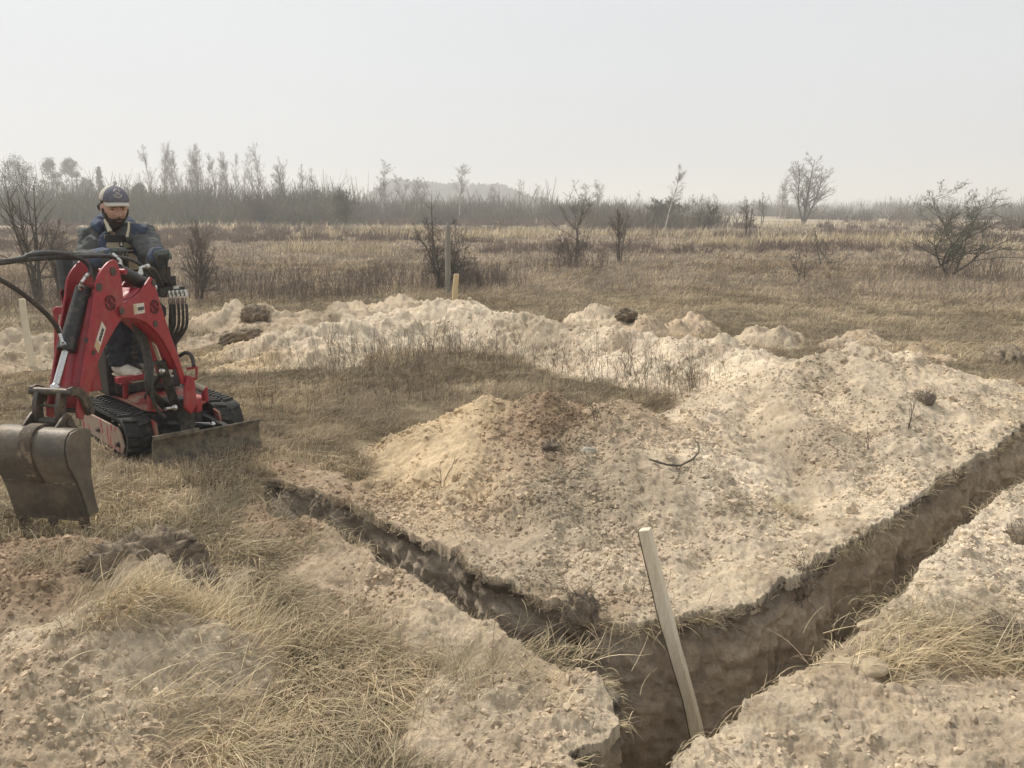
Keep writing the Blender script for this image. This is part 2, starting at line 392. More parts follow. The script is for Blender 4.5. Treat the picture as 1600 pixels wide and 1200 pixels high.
GX0, GX1, GY0, GY1, GS = -9.5, 9.5, 0.6, 15.5, 0.025
gnx, gny = int((GX1 - GX0) / GS) + 1, int((GY1 - GY0) / GS) + 1
HM = np.full((gny, gnx), -0.25, np.float32); HC = np.full((gny, gnx, 3), 0.3, np.float32)
gx_ax = GX0 + GS * np.arange(gnx); gy_ax = GY0 + GS * np.arange(gny)
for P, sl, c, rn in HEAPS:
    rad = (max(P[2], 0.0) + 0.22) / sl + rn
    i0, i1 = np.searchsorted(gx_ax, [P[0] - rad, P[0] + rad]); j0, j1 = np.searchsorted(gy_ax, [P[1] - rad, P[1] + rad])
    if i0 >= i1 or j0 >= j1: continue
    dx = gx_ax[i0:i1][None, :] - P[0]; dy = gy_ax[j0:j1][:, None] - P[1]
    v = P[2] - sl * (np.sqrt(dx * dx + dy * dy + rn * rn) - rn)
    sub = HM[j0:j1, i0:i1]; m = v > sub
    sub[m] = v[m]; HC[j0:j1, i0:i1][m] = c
def blur(a, k):
    for ax in (0, 1):
        acc = a.copy()
        for d in range(1, k + 1): acc = acc + np.roll(a, d, ax) + np.roll(a, -d, ax)
        a = acc / (2 * k + 1)
    return a
HM = blur(HM, 1); HC = blur(blur(HC, 5), 4)
def grid_at(A, x, y):
    fx = np.clip((np.asarray(x) - GX0) / GS, 0, gnx - 1.001); fy = np.clip((np.asarray(y) - GY0) / GS, 0, gny - 1.001)
    i, j = fx.astype(int), fy.astype(int); u, v = fx - i, fy - j
    if A.ndim == 3: u, v = u[..., None], v[..., None]
    return A[j, i] * (1 - u) * (1 - v) + A[j, i + 1] * u * (1 - v) + A[j + 1, i] * (1 - u) * v + A[j + 1, i + 1] * u * v
def terrain(x, y, colour=False):
    """height of the ground (and how sandy it is, and the kind of soil)"""
    x = np.asarray(x, np.float64); y = np.asarray(y, np.float64)
    r = np.hypot(x, y)
    wx = 0.10 * fbm(x * 1.7, y * 1.7, 4, 3); wy = 0.10 * fbm(x * 1.7, y * 1.7, 4, 8)
    hm = grid_at(HM, x + wx, y + wy)
    out = (x < GX0 + .1) | (x > GX1 - .1) | (y < GY0 + .1) | (y > GY1 - .1)
    hm = np.where(out, -0.25, hm)
    near = smooth(60, 10, r)
    base = 0.035 * fbm(x * 0.8, y * 0.8, 3, 21) * near + 0.02 * fbm(x * 5, y * 5, 3, 25) * near
    base = base + smooth(20, 120, r) * 0.2 * fbm(x * 0.02, y * 0.02, 3, 30)
    rag = 0.03 * fbm(x * 6, y * 6, 4, 40, 0.6)
    sand = smooth(-0.03, 0.004, hm + 0.7 * rag)
    lump = fbm(x * 3.2, y * 3.2, 6, 50, 0.5)
    det = 0.020 * lump + 0.010 * fbm(x * 21, y * 21, 4, 55, 0.6) + 0.040 * (0.32 - np.abs(noise(x * 3.6 + lump * .3, y * 3.6, 56))) + 0.014 * (0.3 - np.abs(noise(x * 11, y * 11 + lump * .3, 57)))
    det = det * (1 + 0.5 * smooth(6.5, 9.5, r)) + 0.11 * (0.28 - np.abs(noise(x * 2.3 + lump * .4, y * 2.3, 58))) * smooth(6.5, 8.5, r) + 0.05 * (0.28 - np.abs(noise(x * 5.3 + lump * .4, y * 5.3, 59))) * smooth(6.5, 8.5, r)
    det = det + 0.22 * clods(x, y, 0.19, 70, 0.2) * (fbm(x * 1.1, y * 1.1, 2, 77) > -0.15)
    patch = smooth(-0.25, 0.35, fbm(x * 1.6, y * 1.6, 3, 78))
    det = det + (0.06 + 0.30 * patch) * clods(x + .02 * lump, y, 0.085, 71, 0.5) + (0.08 + 0.36 * patch) * clods(x, y, 0.04, 72, 0.65)
    h = base * (1 - sand) + np.maximum(hm, 0.0) + sand * det * smooth(-0.03, 0.05, hm)
    h = np.maximum(h, -0.06)
    h = np.where(r > 30, base, h)
    if not colour: return h
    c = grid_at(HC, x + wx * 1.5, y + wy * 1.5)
    f1 = fbm(x * 1.3, y * 1.3, 5, 90, 0.6)[..., None]; f2 = fbm(x * 9, y * 9, 4, 95, 0.6)[..., None]
    c = c * (1 + 0.20 * f1 + 0.18 * f2)
    moist = smooth(0.28, 0.62, fbm(x * 2.1, y * 2.1, 5, 97, 0.62))[..., None]       # damp, greyer soil turned up from below
    c = c * (1 - moist) + c * np.array([0.80, 0.78, 0.76]) * moist
    thr = smooth(-0.4, 0.5, fbm(x * 2.5, y * 2.5, 5, 99))[..., None]
    g = np.array([0.15, 0.118, 0.075]) * (1 - thr) + np.array([0.30, 0.245, 0.16]) * thr
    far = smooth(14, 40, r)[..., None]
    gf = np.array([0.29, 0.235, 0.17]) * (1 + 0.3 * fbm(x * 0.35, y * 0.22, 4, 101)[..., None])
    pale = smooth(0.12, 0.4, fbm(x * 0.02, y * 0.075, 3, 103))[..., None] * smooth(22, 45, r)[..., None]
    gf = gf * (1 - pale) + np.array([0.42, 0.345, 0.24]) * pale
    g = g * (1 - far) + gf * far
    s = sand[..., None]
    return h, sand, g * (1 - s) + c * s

def H1(x, y): return float(terrain(np.array([x]), np.array([y]))[0])

M_GROUND = tinted('soil', 0.95, 0.08, 0.16, 55, bumps=((30, 0.45, 0.018), (90, 0.7, 0.010), (280, 0.7, 0.004)))
rr_ = [0.85]
while rr_[-1] < 2600: rr_.append(rr_[-1] * (1.0024 if rr_[-1] < 12 else 1.009 if rr_[-1] < 80 else 1.05))
rr_ = np.array(rr_)
th_ = np.concatenate([np.arange(-R(46), R(46), 0.0014), np.linspace(R(46), 2 * math.pi - R(46), 70)[:-1]])
nr_, nt_ = len(rr_), len(th_)
RX = (rr_[:, None] * np.sin(th_)[None, :]).ravel(); RY = (rr_[:, None] * np.cos(th_)[None, :]).ravel()
gz, gs, gc = terrain(RX, RY, True)
hole = in_trench(RX, RY)
i_, j_ = np.meshgrid(np.arange(nr_ - 1), np.arange(nt_), indexing='ij')
jn = (j_ + 1) % nt_
Q = np.stack([i_ * nt_ + j_, (i_ + 1) * nt_ + j_, (i_ + 1) * nt_ + jn, i_ * nt_ + jn], -1).reshape(-1, 4)
Q = Q[~hole[Q].all(1)]
# cut faces keep their outer corners only: drop the hanging corners a little so that the lip crumbles
gz = np.where(hole, gz - 0.05, gz)
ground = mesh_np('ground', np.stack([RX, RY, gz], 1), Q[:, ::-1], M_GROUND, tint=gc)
tag(ground, kind='structure')
# the disc under the camera's feet
mb = MB(); ring = [(0.86 * math.sin(a), 0.86 * math.cos(a), H1(0.86 * math.sin(a), 0.86 * math.cos(a)) - 0.004) for a in np.linspace(0, 2 * math.pi, 49)[:-1]]
mb.add(ring + [(0, 0, 0)], [(i, (i + 1) % 48, 48) for i in range(48)])
o = mb.build('ground', M_GROUND); tag(o, kind='structure')
at = o.data.attributes.new('tint', 'FLOAT_COLOR', 'POINT'); at.data.foreach_set('color', [0.4, 0.32, 0.21, 1] * len(o.data.vertices))

# ------------------------------------------------------------------ the trench: cut walls and floor
M_WALL = tinted('trench_wall', 0.95, 0.08, 0.14, 45, bumps=((22, 0.7, 0.03), (70, 0.7, 0.012), (220, 0.6, 0.004)))
n_s, n_t = len(TR), 70
top = TR + TN * 0.05
ztop = terrain(top[:, 0], top[:, 1]) - 0.02
for _ in range(4): ztop = (np.roll(ztop, 1) + 2 * ztop + np.roll(ztop, -1)) / 4
d0 = np.hypot(TR[:, 0] - T0[0], TR[:, 1] - T0[1])
def depth_at(d): return 0.10 + 0.70 * smooth(0.05, 1.1, d)
dep = depth_at(d0)
tt = np.linspace(0, 1, n_t)
S = np.arange(n_s) * 0.012
SS, TT = np.meshgrid(S, tt, indexing='ij')
ZZ = ztop[:, None] - TT * (ztop[:, None] + dep[:, None])
flute = noise(SS * 7.0, ZZ * 0.8, 201) + 0.5 * noise(SS * 16, ZZ * 1.2, 202)
und = noise(SS * 2.2, ZZ * 3.0, 203)
rough = fbm(SS * 11, ZZ * 11, 5, 204, 0.62)
chunk = clods(SS, ZZ, 0.16, 205, 0.3) + clods(SS, ZZ, 0.07, 206, 0.45)
turf = smooth(0.12, 0.02, ztop[:, None] - ZZ + 0.06 * noise(SS * 5, SS * 0, 207)) * (0.35 + 0.65 * smooth(-0.25, 0.15, noise(SS * 1.7, SS * 0, 214)))
mark = np.abs(np.mod(SS / 0.115 + 0.25 * noise(SS * 1.3, ZZ * 1.6, 208), 1) - 0.5)      # the grooves of the bucket's teeth
groove = smooth(0.16, 0.05, mark) * smooth(0.15, 0.35, TT) * smooth(-0.35, 0.15, noise(SS * 0.9, ZZ * 1.5, 209))
inw = 0.045 + 0.07 * TT - 0.016 * groove + 0.018 * flute + 0.022 * und + (0.015 + 0.018 * turf) * rough + 0.09 * chunk * (0.7 + 0.6 * turf) + 0.02 * smooth(0.85, 1.0, TT)
inw = inw + 0.01 * turf * smooth(0.0, 0.25, TT)
PX = top[:, 0][:, None] - TN[:, 0][:, None] * (inw + 0.0); PY = top[:, 1][:, None] - TN[:, 1][:, None] * inw
col = np.array([0.58, 0.485, 0.37]) * (1 + 0.22 * und[..., None] + 0.20 * rough[..., None]) * (1 - 0.25 * smooth(0.1, 0.6, noise(SS * 1.6, ZZ * 9.0, 213))[..., None])
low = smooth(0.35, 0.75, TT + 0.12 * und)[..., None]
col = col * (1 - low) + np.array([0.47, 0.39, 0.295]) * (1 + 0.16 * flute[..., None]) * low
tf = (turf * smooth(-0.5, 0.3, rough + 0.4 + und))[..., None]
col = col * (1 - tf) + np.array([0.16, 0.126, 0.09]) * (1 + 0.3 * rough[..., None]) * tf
shelf = TR + TN * 0.28                                    # the cut runs on under the turf
zsh = terrain(shelf[:, 0], shelf[:, 1]) - 0.16
PX = np.concatenate([shelf[:, :1], PX], 1); PY = np.concatenate([shelf[:, 1:], PY], 1); ZZ = np.concatenate([zsh[:, None], ZZ], 1); col = np.concatenate([col[:, :1], col], 1); n_t += 1
ii, jj = np.meshgrid(np.arange(n_s), np.arange(n_t - 1), indexing='ij'); i2 = (ii + 1) % n_s
QW = np.stack([ii * n_t + jj, ii * n_t + jj + 1, i2 * n_t + jj + 1, i2 * n_t + jj], -1).reshape(-1, 4)
wv = np.stack([PX.ravel(), PY.ravel(), ZZ.ravel()], 1)
x0, x1, y0, y1 = TR[:, 0].min(), TR[:, 0].max(), TR[:, 1].min(), TR[:, 1].max()
fx, fy = np.meshgrid(np.arange(x0, x1, 0.022), np.arange(y0, y1, 0.022))
fin = in_trench(fx, fy, 0.03)
fz = -depth_at(np.hypot(fx - T0[0], fy - T0[1])) + 0.025 * fbm(fx * 6, fy * 6, 5, 210) + 0.8 * clods(fx, fy, 0.09, 211, 0.4)
fq = []
idx = np.arange(fx.size).reshape(fx.shape)
ok = fin[:-1, :-1] | fin[1:, :-1] | fin[:-1, 1:] | fin[1:, 1:]
fq = np.stack([idx[:-1, :-1], idx[:-1, 1:], idx[1:, 1:], idx[1:, :-1]], -1)[ok]
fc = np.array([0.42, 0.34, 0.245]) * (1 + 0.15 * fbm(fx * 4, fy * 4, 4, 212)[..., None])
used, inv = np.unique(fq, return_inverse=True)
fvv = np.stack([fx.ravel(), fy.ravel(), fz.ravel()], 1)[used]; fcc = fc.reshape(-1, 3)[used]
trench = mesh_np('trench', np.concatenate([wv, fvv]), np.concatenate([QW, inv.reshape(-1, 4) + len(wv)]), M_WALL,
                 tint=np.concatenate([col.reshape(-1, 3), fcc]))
tag(trench, kind='structure')

# ================================================================== THE EXCAVATOR
M_RED = paint('red_paint', (0.37, 0.022, 0.034), (0.34, 0.2, 0.145), 0.42, 0, 6, 0.5, (1, 1, 1), lo=0.5, hi=0.8, bmp=0.12, fine=(0.24, 0.016, 0.024))
M_REDW = paint('worn_red_paint', (0.42, 0.32, 0.24), (0.40, 0.04, 0.05), 0.7, 0, 16, 0.95, (1.4, 1.4, 0.45), lo=0.54, hi=0.58, bmp=0.2)
M_REDD = paint('dusty_red_paint', (0.38, 0.03, 0.032), (0.36, 0.27, 0.18), 0.55, 0, 7, 0.9, lo=0.45, hi=0.6, bmp=0.15)
M_BLK = paint('black_paint', (0.022, 0.022, 0.022), (0.13, 0.11, 0.085), 0.5, 0, 18, 0.5, bmp=0.08)
M_STEEL = paint('bare_dark_steel', (0.085, 0.072, 0.06), (0.2, 0.155, 0.105), 0.45, 0.45, 16, 0.7, bmp=0.25)
M_BUCKET = paint('earth_stained_steel', (0.125, 0.112, 0.095), (0.34, 0.275, 0.19), 0.5, 0.35, 6, 0.75, lo=0.42, hi=0.78, bmp=0.4)
M_TEETH = paint('caked_steel', (0.12, 0.095, 0.07), (0.33, 0.26, 0.18), 0.8, 0.2, 22, 0.8, bmp=0.5)
M_CHROME = paint('chrome', (0.62, 0.62, 0.6), (0.4, 0.37, 0.32), 0.2, 0.95, 20, 0.3, bmp=0)
M_RUB = paint('track_rubber', (0.035, 0.036, 0.035), (0.16, 0.135, 0.10), 0.85, 0, 22, 0.55, bmp=0.35, lo=0.5, hi=0.68)
M_HOSE = paint('hose_rubber', (0.04, 0.037, 0.034), (0.14, 0.12, 0.095), 0.6, 0, 30, 0.4, bmp=0.1)
M_MUD = paint('muddy_blade', (0.10, 0.09, 0.07), (0.33, 0.27, 0.18), 0.9, 0, 15, 0.95, lo=0.38, hi=0.72, bmp=0.8)
M_WHITE = paint('sticker_white', (0.72, 0.68, 0.6), (0.55, 0.48, 0.38), 0.5, 0, 30, 0.3, bmp=0)
M_ORANGE = paint('sticker_sand', (0.60, 0.46, 0.26), (0.5, 0.4, 0.26), 0.5, 0, 30, 0.3, bmp=0)
M_INK = paint('sticker_ink', (0.03, 0.032, 0.035), (0.08, 0.08, 0.08), 0.6, 0, 30, 0.3, bmp=0)
M_SEAT = paint('seat_vinyl', (0.06, 0.06, 0.06), (0.13, 0.12, 0.1), 0.65, 0, 14, 0.5, bmp=0.1)
M_YEL = paint('yellow_tab', (0.6, 0.42, 0.12), (0.4, 0.3, 0.2), 0.6, 0, 20, 0.4, bmp=0)
M_BONE = paint('pale_plastic', (0.5, 0.44, 0.33), (0.35, 0.28, 0.2), 0.6, 0, 20, 0.4, bmp=0)

FH = np.array([0.70, -0.714, 0]); FR = np.array([-0.714, -0.70, 0])      # the tracks' heading; their right-hand side
F0 = np.array([-2.27, 5.47, 0])
def M(f, s, z): return F0 + FH * f + FR * s + np.array([0, 0, z])
MAX = (V(FH), V(FR), V(0, 0, 1))
exb = M(-0.5, 0, 0); exb[2] = H1(exb[0], exb[1])
EX = empty('mini_excavator', V(exb), 'small red tracked excavator with folded digging arm, muddy blade and a man on its seat', 'excavator')

BN = np.array([0.98, -0.2, 0]); BN /= np.linalg.norm(BN)
BD = np.array([-0.2, -0.98, 0]); BD /= np.linalg.norm(BD)
B0 = np.array([-2.42, 4.02, 0])
def B(px, py, off=0.0): return on_plane(px, py, B0 + BN * off, BN)

# tracks
def track(s):
    L, Hh, W = 0.98, 0.27, 0.18
    prof = []
    rF, rB = 0.135, 0.125
    for k in range(13):
        a = -math.pi / 2 + math.pi * k / 12; prof.append((-0.135 + rF * math.cos(a), 0.135 + rF * math.sin(a)))
    for k in range(13):
        a = math.pi / 2 + math.pi * k / 12; prof.append((-L + rB + rB * math.cos(a), 0.135 + 0.01 + rB * math.sin(a)))
    P = np.array(prof); P = dense(P, 0.02)
    T = np.roll(P, -1, 0) - np.roll(P, 1, 0); T /= np.linalg.norm(T, axis=1)[:, None]; N = np.stack([T[:, 1], -T[:, 0]], 1)
    mb = MB()
    inner = P - N * 0.022
    for side in (s - W / 2, s + W / 2): pass
    rows = [[M(p[0], s - W / 2, p[1]) for p in inner], [M(p[0], s - W / 2, p[1]) for p in P], [M(p[0], s + W / 2, p[1]) for p in P], [M(p[0], s + W / 2, p[1]) for p in inner], [M(p[0], s - W / 2, p[1]) for p in inner]]
    mb.grid([[V(q) for q in r_] for r_ in rows], close=True)
    belt = mb.build('track_belt', M_RUB, None, origin=exb); belt.location = (0, 0, 0); belt.parent = EX
    lg = MB(); acc = 0
    for k in range(0, len(P), 3):
        for half in (-1, 1):
            sc = s + half * W * 0.25; kk = (k + (1 if half > 0 else 0)) % len(P)
            ax = (V(FH * T[kk][0] + np.array([0, 0, T[kk][1]])), V(FR), V(FH * N[kk][0] + np.array([0, 0, N[kk][1]])))
            ax = (ax[0], (ax[1] + ax[0] * 0.25 * half).normalized(), ax[2])
            q = P[kk] + N[kk] * 0.008
            lg.box(M(q[0], sc, q[1]), (0.026, W * 0.47, 0.02), ax)
    lg.build('tread_lug', M_RUB, belt, bevel=0.004)
    return belt
def part(mb, name, mat, parent=EX, **k): return mb.build(name, mat, parent, **k)
tl = track(0.285); trr = track(-0.35)
for s, nm, mt in ((0.285 + 0.085, 'track_guard', M_REDW), (-0.35 - 0.085, 'track_guard', M_REDD)):
    sg = 1 if s > 0 else -1
    part(MB().plate([M(-0.90, s, 0.205), M(-0.93, s, 0.16), M(-0.90, s, 0.06), M(-0.10, s, 0.03), M(-0.055, s, 0.09), M(-0.10, s, 0.17), M(-0.15, s, 0.205)], FR * 0.014 * sg), nm, mt, bevel=0.003)
    for f, z in ((-0.52, 0.12), (-0.14, 0.09)):
        part(MB().cyl(M(f, s, z), M(f, s + 0.035 * sg, z), 0.014, 6).cyl(M(f, s, z), M(f, s + 0.02 * sg, z), 0.022, 6), 'bolt', M_STEEL)
    for f, rad in ((-0.135, 0.1), (-0.85, 0.095), (-0.35, 0.05), (-0.5, 0.05), (-0.65, 0.05)):
        z = 0.135 if rad > 0.06 else 0.075
        part(MB().cyl(M(f, s - sg * 0.15, z), M(f, s - sg * 0.02, z), rad, 20), 'roller', M_STEEL, bevel=0.004)

# chassis, deck and engine
part(MB().box(M(-0.5, 0, 0.17), (0.86, 0.34, 0.2), MAX), 'chassis', M_BLK, bevel=0.008)
dk = MB().plate([M(-0.98, 0.2, 0.29), M(-0.16, 0.2, 0.29), M(-0.08, 0.16, 0.285), M(-0.05, 0.1, 0.285), M(-0.05, -0.16, 0.285), M(-0.10, -0.22, 0.285), M(-0.2, -0.26, 0.29), M(-0.98, -0.26, 0.29)], (0, 0, 0.018))
part(dk, 'deck', M_REDD, bevel=0.004)
hp = MB(); rows = []
for i in range(9):
    f = -0.62 + 0.40 * i / 8; rows.append([V(M(f, -0.02 + 0.20 * j / 6, 0.309 + 0.05 * math.sin(math.pi * i / 8) * math.sin(math.pi * j / 6))) for j in range(7)])
part(hp.grid(rows), 'fender', M_REDD)
for s in (0.165, -0.215):
    part(MB().tube([M(-0.11, s, 0.29), M(-0.105, s, 0.40)], [0.024, 0.022], 14), 'stop_post', M_RED, bevel=0.004)
eb = MB().box(M(-0.83, 0, 0.50), (0.42, 0.52, 0.36), MAX); eb.box(M(-0.60, 0, 0.44), (0.06, 0.44, 0.22), MAX)
part(eb, 'engine_cover', M_BLK, bevel=0.015)
gr = MB()
for k in range(7): gr.box(M(-0.615, 0, 0.38 + 0.04 * k), (0.012, 0.4, 0.012), MAX)
part(gr, 'grille', M_STEEL)
# seat
SB = at_y(188, 470, 6.05)
sax = MAX
SC = np.array([SB[0], SB[1], 0.0])
part(MB().box(SC + np.array([0, 0, 0.84]), (0.40, 0.44, 0.09), sax), 'seat', M_SEAT, bevel=0.03)
part(MB().box(SC - FH * 0.0 + np.array([0, 0, 0.74]), (0.3, 0.3, 0.14), sax), 'seat_base', M_BLK, bevel=0.01)
bk = SC - FH * 0.20
part(MB().box(bk + FR * 0.08 + np.array([0, 0, 1.10]) - FH * 0.03, (0.08, 0.50, 0.46), (V(FH + np.array([0, 0, 0.12])).normalized(), V(FR), V(np.array([0, 0, 1.0]) - FH * 0.12).normalized())), 'backrest', M_SEAT, bevel=0.03)
# foot rests
part(MB().box(at_y(207, 590, 5.42), (0.05, 0.22, 0.035), (V(0.75, -0.66, 0).normalized(), V(0.66, 0.75, 0).normalized(), V(0, 0, 1))).box(at_y(196, 597, 5.5), (0.12, 0.10, 0.014), MAX)
     .cyl(at_y(196, 597, 5.5), at_y(196, 622, 5.52), 0.018, 10), 'foot_rest', M_RED, bevel=0.004)
part(MB().box(at_y(232, 582, 5.6), (0.2, 0.12, 0.016), MAX).cyl(at_y(232, 582, 5.6), at_y(232, 620, 5.6), 0.018, 10), 'foot_rest', M_RED, bevel=0.004)

# swing post at the front
PV = B(289, 620, 0.0)
pv = np.array([PV[0], PV[1], 0])
sp = MB().cyl(pv + np.array([0, 0, 0.10]), pv + np.array([0, 0, 0.42]), 0.05, 24).box(pv + np.array([0, 0, 0.13]) - FH * 0.14, (0.3, 0.18, 0.05), MAX).box(pv + np.array([0, 0, 0.36]) - FH * 0.14, (0.3, 0.16, 0.04), MAX)
part(sp, 'swing_post', M_BLK, bevel=0.006)
sbk = MB()
for off in (0.075, -0.075):
    sbk.plate([B(289, 586, off), B(299, 589, off), B(302, 612, off), B(303, 632, off), B(295, 647, off), B(286, 638, off), B(286, 606, off)], BN * 0.022)
sbk.box(B(294, 632, 0.0), (0.06, 0.17, 0.09), (V(BD), V(BN), V(0, 0, 1)))
part(sbk, 'swing_bracket', M_RED, bevel=0.005)

# boom: two plates with a cross-piece
boom_out = [(186, 484), (189, 476), (196, 471), (209, 465), (217, 458), (223, 451), (231, 439), (235, 433), (238, 433.5), (241, 440), (247.5, 463), (257, 494), (267, 524), (278, 553), (289, 588), (291, 600), (284, 600), (277, 577), (271, 563), (265, 550), (256, 534), (246, 520.5), (236, 510.5), (228, 504), (219, 499.5), (209, 497), (199, 496.5), (191, 498), (187, 493)]
bm_ = MB()
ref = [B(px, py, 0.075) for px, py in boom_out]
for off in (0.062, -0.085): bm_.plate([p + BN * (off - 0.075) for p in ref], BN * 0.014)
boom = part(bm_, 'boom', M_RED, bevel=0.0035)
def strip(idx, off0, off1, th):
    m = MB(); rows = [[V(ref[i] + BN * (off0 - 0.075)), V(ref[i] + BN * (off1 - 0.075))] for i in idx]
    return m.grid(rows)
part(strip([17, 18, 19, 20, 21, 22, 23, 24, 25, 26], -0.068, 0.06, 0.01), 'web', M_RED, boom, solid=0.012)
part(strip([5, 4, 3, 2], -0.068, 0.06, 0.01), 'web', M_RED, boom, solid=0.012)

# stick: two taller plates, joined by a front sheet
stick_out = [(177, 405.5), (170, 409), (165, 414), (159, 421.5), (154, 430.5), (150.5, 441), (147.5, 467), (143.5, 493), (138.5, 523), (132, 565), (125, 612), (120, 640), (121, 653), (130, 656), (134, 640), (140, 609), (147, 585), (153, 567), (159, 551), (171, 529), (181, 512), (189, 500), (194, 492), (194.5, 480), (193, 468), (191, 450), (188, 428), (184, 411), (181, 406.5)]
st = MB(); sref = [B(px, py, 0.095) for px, py in stick_out]
for off in (0.083, -0.097): st.plate([p + BN * (off - 0.095) for p in sref], BN * 0.014)
stick = part(st, 'stick', M_RED, bevel=0.0035)
fs = MB(); rows = []
for i in (6, 7, 8, 9, 10, 11):
    p = sref[i] - BN * 0.095 - BD * 0.028
    rows.append([V(p - BN * 0.082), V(p + BN * 0.082)])
part(fs.grid(rows), 'front_sheet', M_RED, stick, solid=0.01)
bs = MB(); rows = []
for i in (15, 16, 17, 18, 19, 20, 21):
    p = sref[i] - BN * 0.095 + BD * 0.015
    rows.append([V(p - BN * 0.082), V(p + BN * 0.082)])
part(bs.grid(rows), 'rear_sheet', M_RED, stick, solid=0.01)
pins = MB()
for px, py, r_ in ((153, 447, 0.016), (176, 424, 0.016)):
    p = B(px, py, 0.0); pins.cyl(p - BN * 0.083, p + BN * 0.083, r_, 16)
part(pins, 'cross_tube', M_RED, stick)
# pin heads, bosses and cut emblems on the near plates
def disc(px, py, off, r_, h_, name, mat, par, sides=16, r2=None):
    p = B(px, py, off); part(MB().tube([p, p + BN * h_], [r_, r2 or r_], sides), name, mat, par)
for px, py in ((176.5, 424), (154.5, 449)): disc(px, py, 0.097, 0.024, 0.004, 'pin_head', M_STEEL, stick, 20)
for px, py in ((134, 532), (146, 551)): disc(px, py, 0.097, 0.013, 0.004, 'pin_head', M_BLK, stick, 14)
for px, py in ((240, 441.5), (242.5, 506)): disc(px, py, 0.076, 0.02, 0.004, 'pin_head', M_STEEL, boom, 18)
disc(189.5, 486, 0.097, 0.034, 0.012, 'boss', M_RED, stick, 24); disc(189.5, 486, 0.110, 0.02, 0.006, 'pin_head', M_STEEL, stick, 18)
M_CUT = paint('cut_edge_dark_red', (0.10, 0.012, 0.014), (0.05, 0.01, 0.01), 0.7, 0, 30, 0.3, bmp=0)
def emblem(px, py, off, par):
    c = B(px, py, off); u = V(BD); w = V(0, 0, 1); mb = MB(); n = 24; r0, r1 = 0.030, 0.043
    for k in range(0, n):
        if k % 6 == 0: continue
        a0, a1 = 2 * math.pi * k / n, 2 * math.pi * (k + 1) / n
        q = [V(c) + u * (r_ * math.cos(a)) + w * (r_ * math.sin(a)) for r_, a in ((r0, a0), (r1, a0), (r1, a1), (r0, a1))]
        mb.plate(q, BN * 0.003)
    for sgn in (-1, 1):
        mb.plate([V(c) + u * (sgn * x_) + w * (sgn * z_) for x_, z_ in ((-0.004, 0.026), (0.012, 0.02), (0.018, 0.0), (0.008, -0.006), (0.0, 0.006))], BN * 0.003)
    part(mb, 'emblem', M_CUT, par)
emblem(172.5, 473, 0.098, stick); emblem(241.5, 479.5, 0.0775, boom)
# stickers: pale ground, sand coloured edge, a bold dark word
def sticker(quad, off, par, vertical):
    A, Bq, C, D = [np.array(B(px, py, off)) for px, py in quad]     # corners in order round the sticker
    nn = BN
    s_ = part(MB().plate([A, Bq, C, D], nn * 0.002), 'sticker', M_WHITE, par)
    def pt(u, v): return (A * (1 - u) + Bq * u) * (1 - v) + (D * (1 - u) + C * u) * v
    def quadp(u0, u1, v0, v1): return [pt(u0, v0) + nn * 0.0025, pt(u1, v0) + nn * 0.0025, pt(u1, v1) + nn * 0.0025, pt(u0, v1) + nn * 0.0025]
    ink = MB(); edge = MB()
    if vertical:
        edge.plate(quadp(0.04, 0.96, 0.72, 0.97), nn * 0.001)
        v = 0.14
        for k in range(8):
            ink.plate(quadp(0.34, 0.74, v, v + 0.040), nn * 0.001)
            if k % 2: ink.plate(quadp(0.34, 0.50, v + 0.036, v + 0.062), nn * 0.001)
            else: ink.plate(quadp(0.58, 0.74, v + 0.036, v + 0.062), nn * 0.001)
            v += 0.064
    else:
        edge.plate(quadp(0.04, 0.26, 0.06, 0.94), nn * 0.001)
        u = 0.36
        for k in range(6):
            ink.plate(quadp(u, u + 0.062, 0.36, 0.68), nn * 0.001)
            z0 = 0.36 if k % 2 else 0.56
            ink.plate(quadp(u + 0.055, u + 0.10, z0, z0 + 0.12), nn * 0.001)
            u += 0.098
        for k in range(5): ink.plate(quadp(0.44 + 0.08 * k, 0.48 + 0.08 * k, 0.80, 0.84), nn * 0.001)
    part(edge, 'sticker_edge', M_ORANGE, s_); part(ink, 'lettering', M_INK, s_)
sticker([(159, 502), (165, 513), (153.5, 551.5), (147, 541)], 0.0975, stick, True)
sticker([(208, 475.2), (224.5, 473), (226, 488.7), (209.6, 491.6)], 0.0768, boom, False)

# hydraulic cylinders
def hose(pts, rad, name='hose', mat=None, par=EX, n=8):
    P = [np.array(p, float) for p in pts]; out = []
    Q = [2 * P[0] - P[1]] + P + [2 * P[-1] - P[-2]]
    for i in range(1, len(Q) - 2):
        for k in range(n):
            t = k / n
            out.append(0.5 * ((2 * Q[i]) + (-Q[i - 1] + Q[i + 1]) * t + (2 * Q[i - 1] - 5 * Q[i] + 4 * Q[i + 1] - Q[i + 2]) * t * t + (-Q[i - 1] + 3 * Q[i] - 3 * Q[i + 1] + Q[i + 2]) * t ** 3))
    out.append(P[-1])
    return part(MB().tube(out, rad, 8), name, mat or M_HOSE, par)
def elbow(a, m, b, par):
    mb = MB().tube([a, m, b], 0.009, 8); d = V(np.array(a) - np.array(m)).normalized()
    mb.cyl(V(a) - d * 0.004, V(a) + d * 0.016, 0.016, 6); mb.cyl(V(m) * 0.5 + V(a) * 0.5, V(m) * 0.45 + V(a) * 0.55 + d * 0.006, 0.013, 6)
    e = V(np.array(b) - np.array(m)).normalized(); mb.cyl(V(b), V(b) + e * 0.03, 0.0135, 10)
    part(mb, 'hose_fitting', M_CHROME, par)
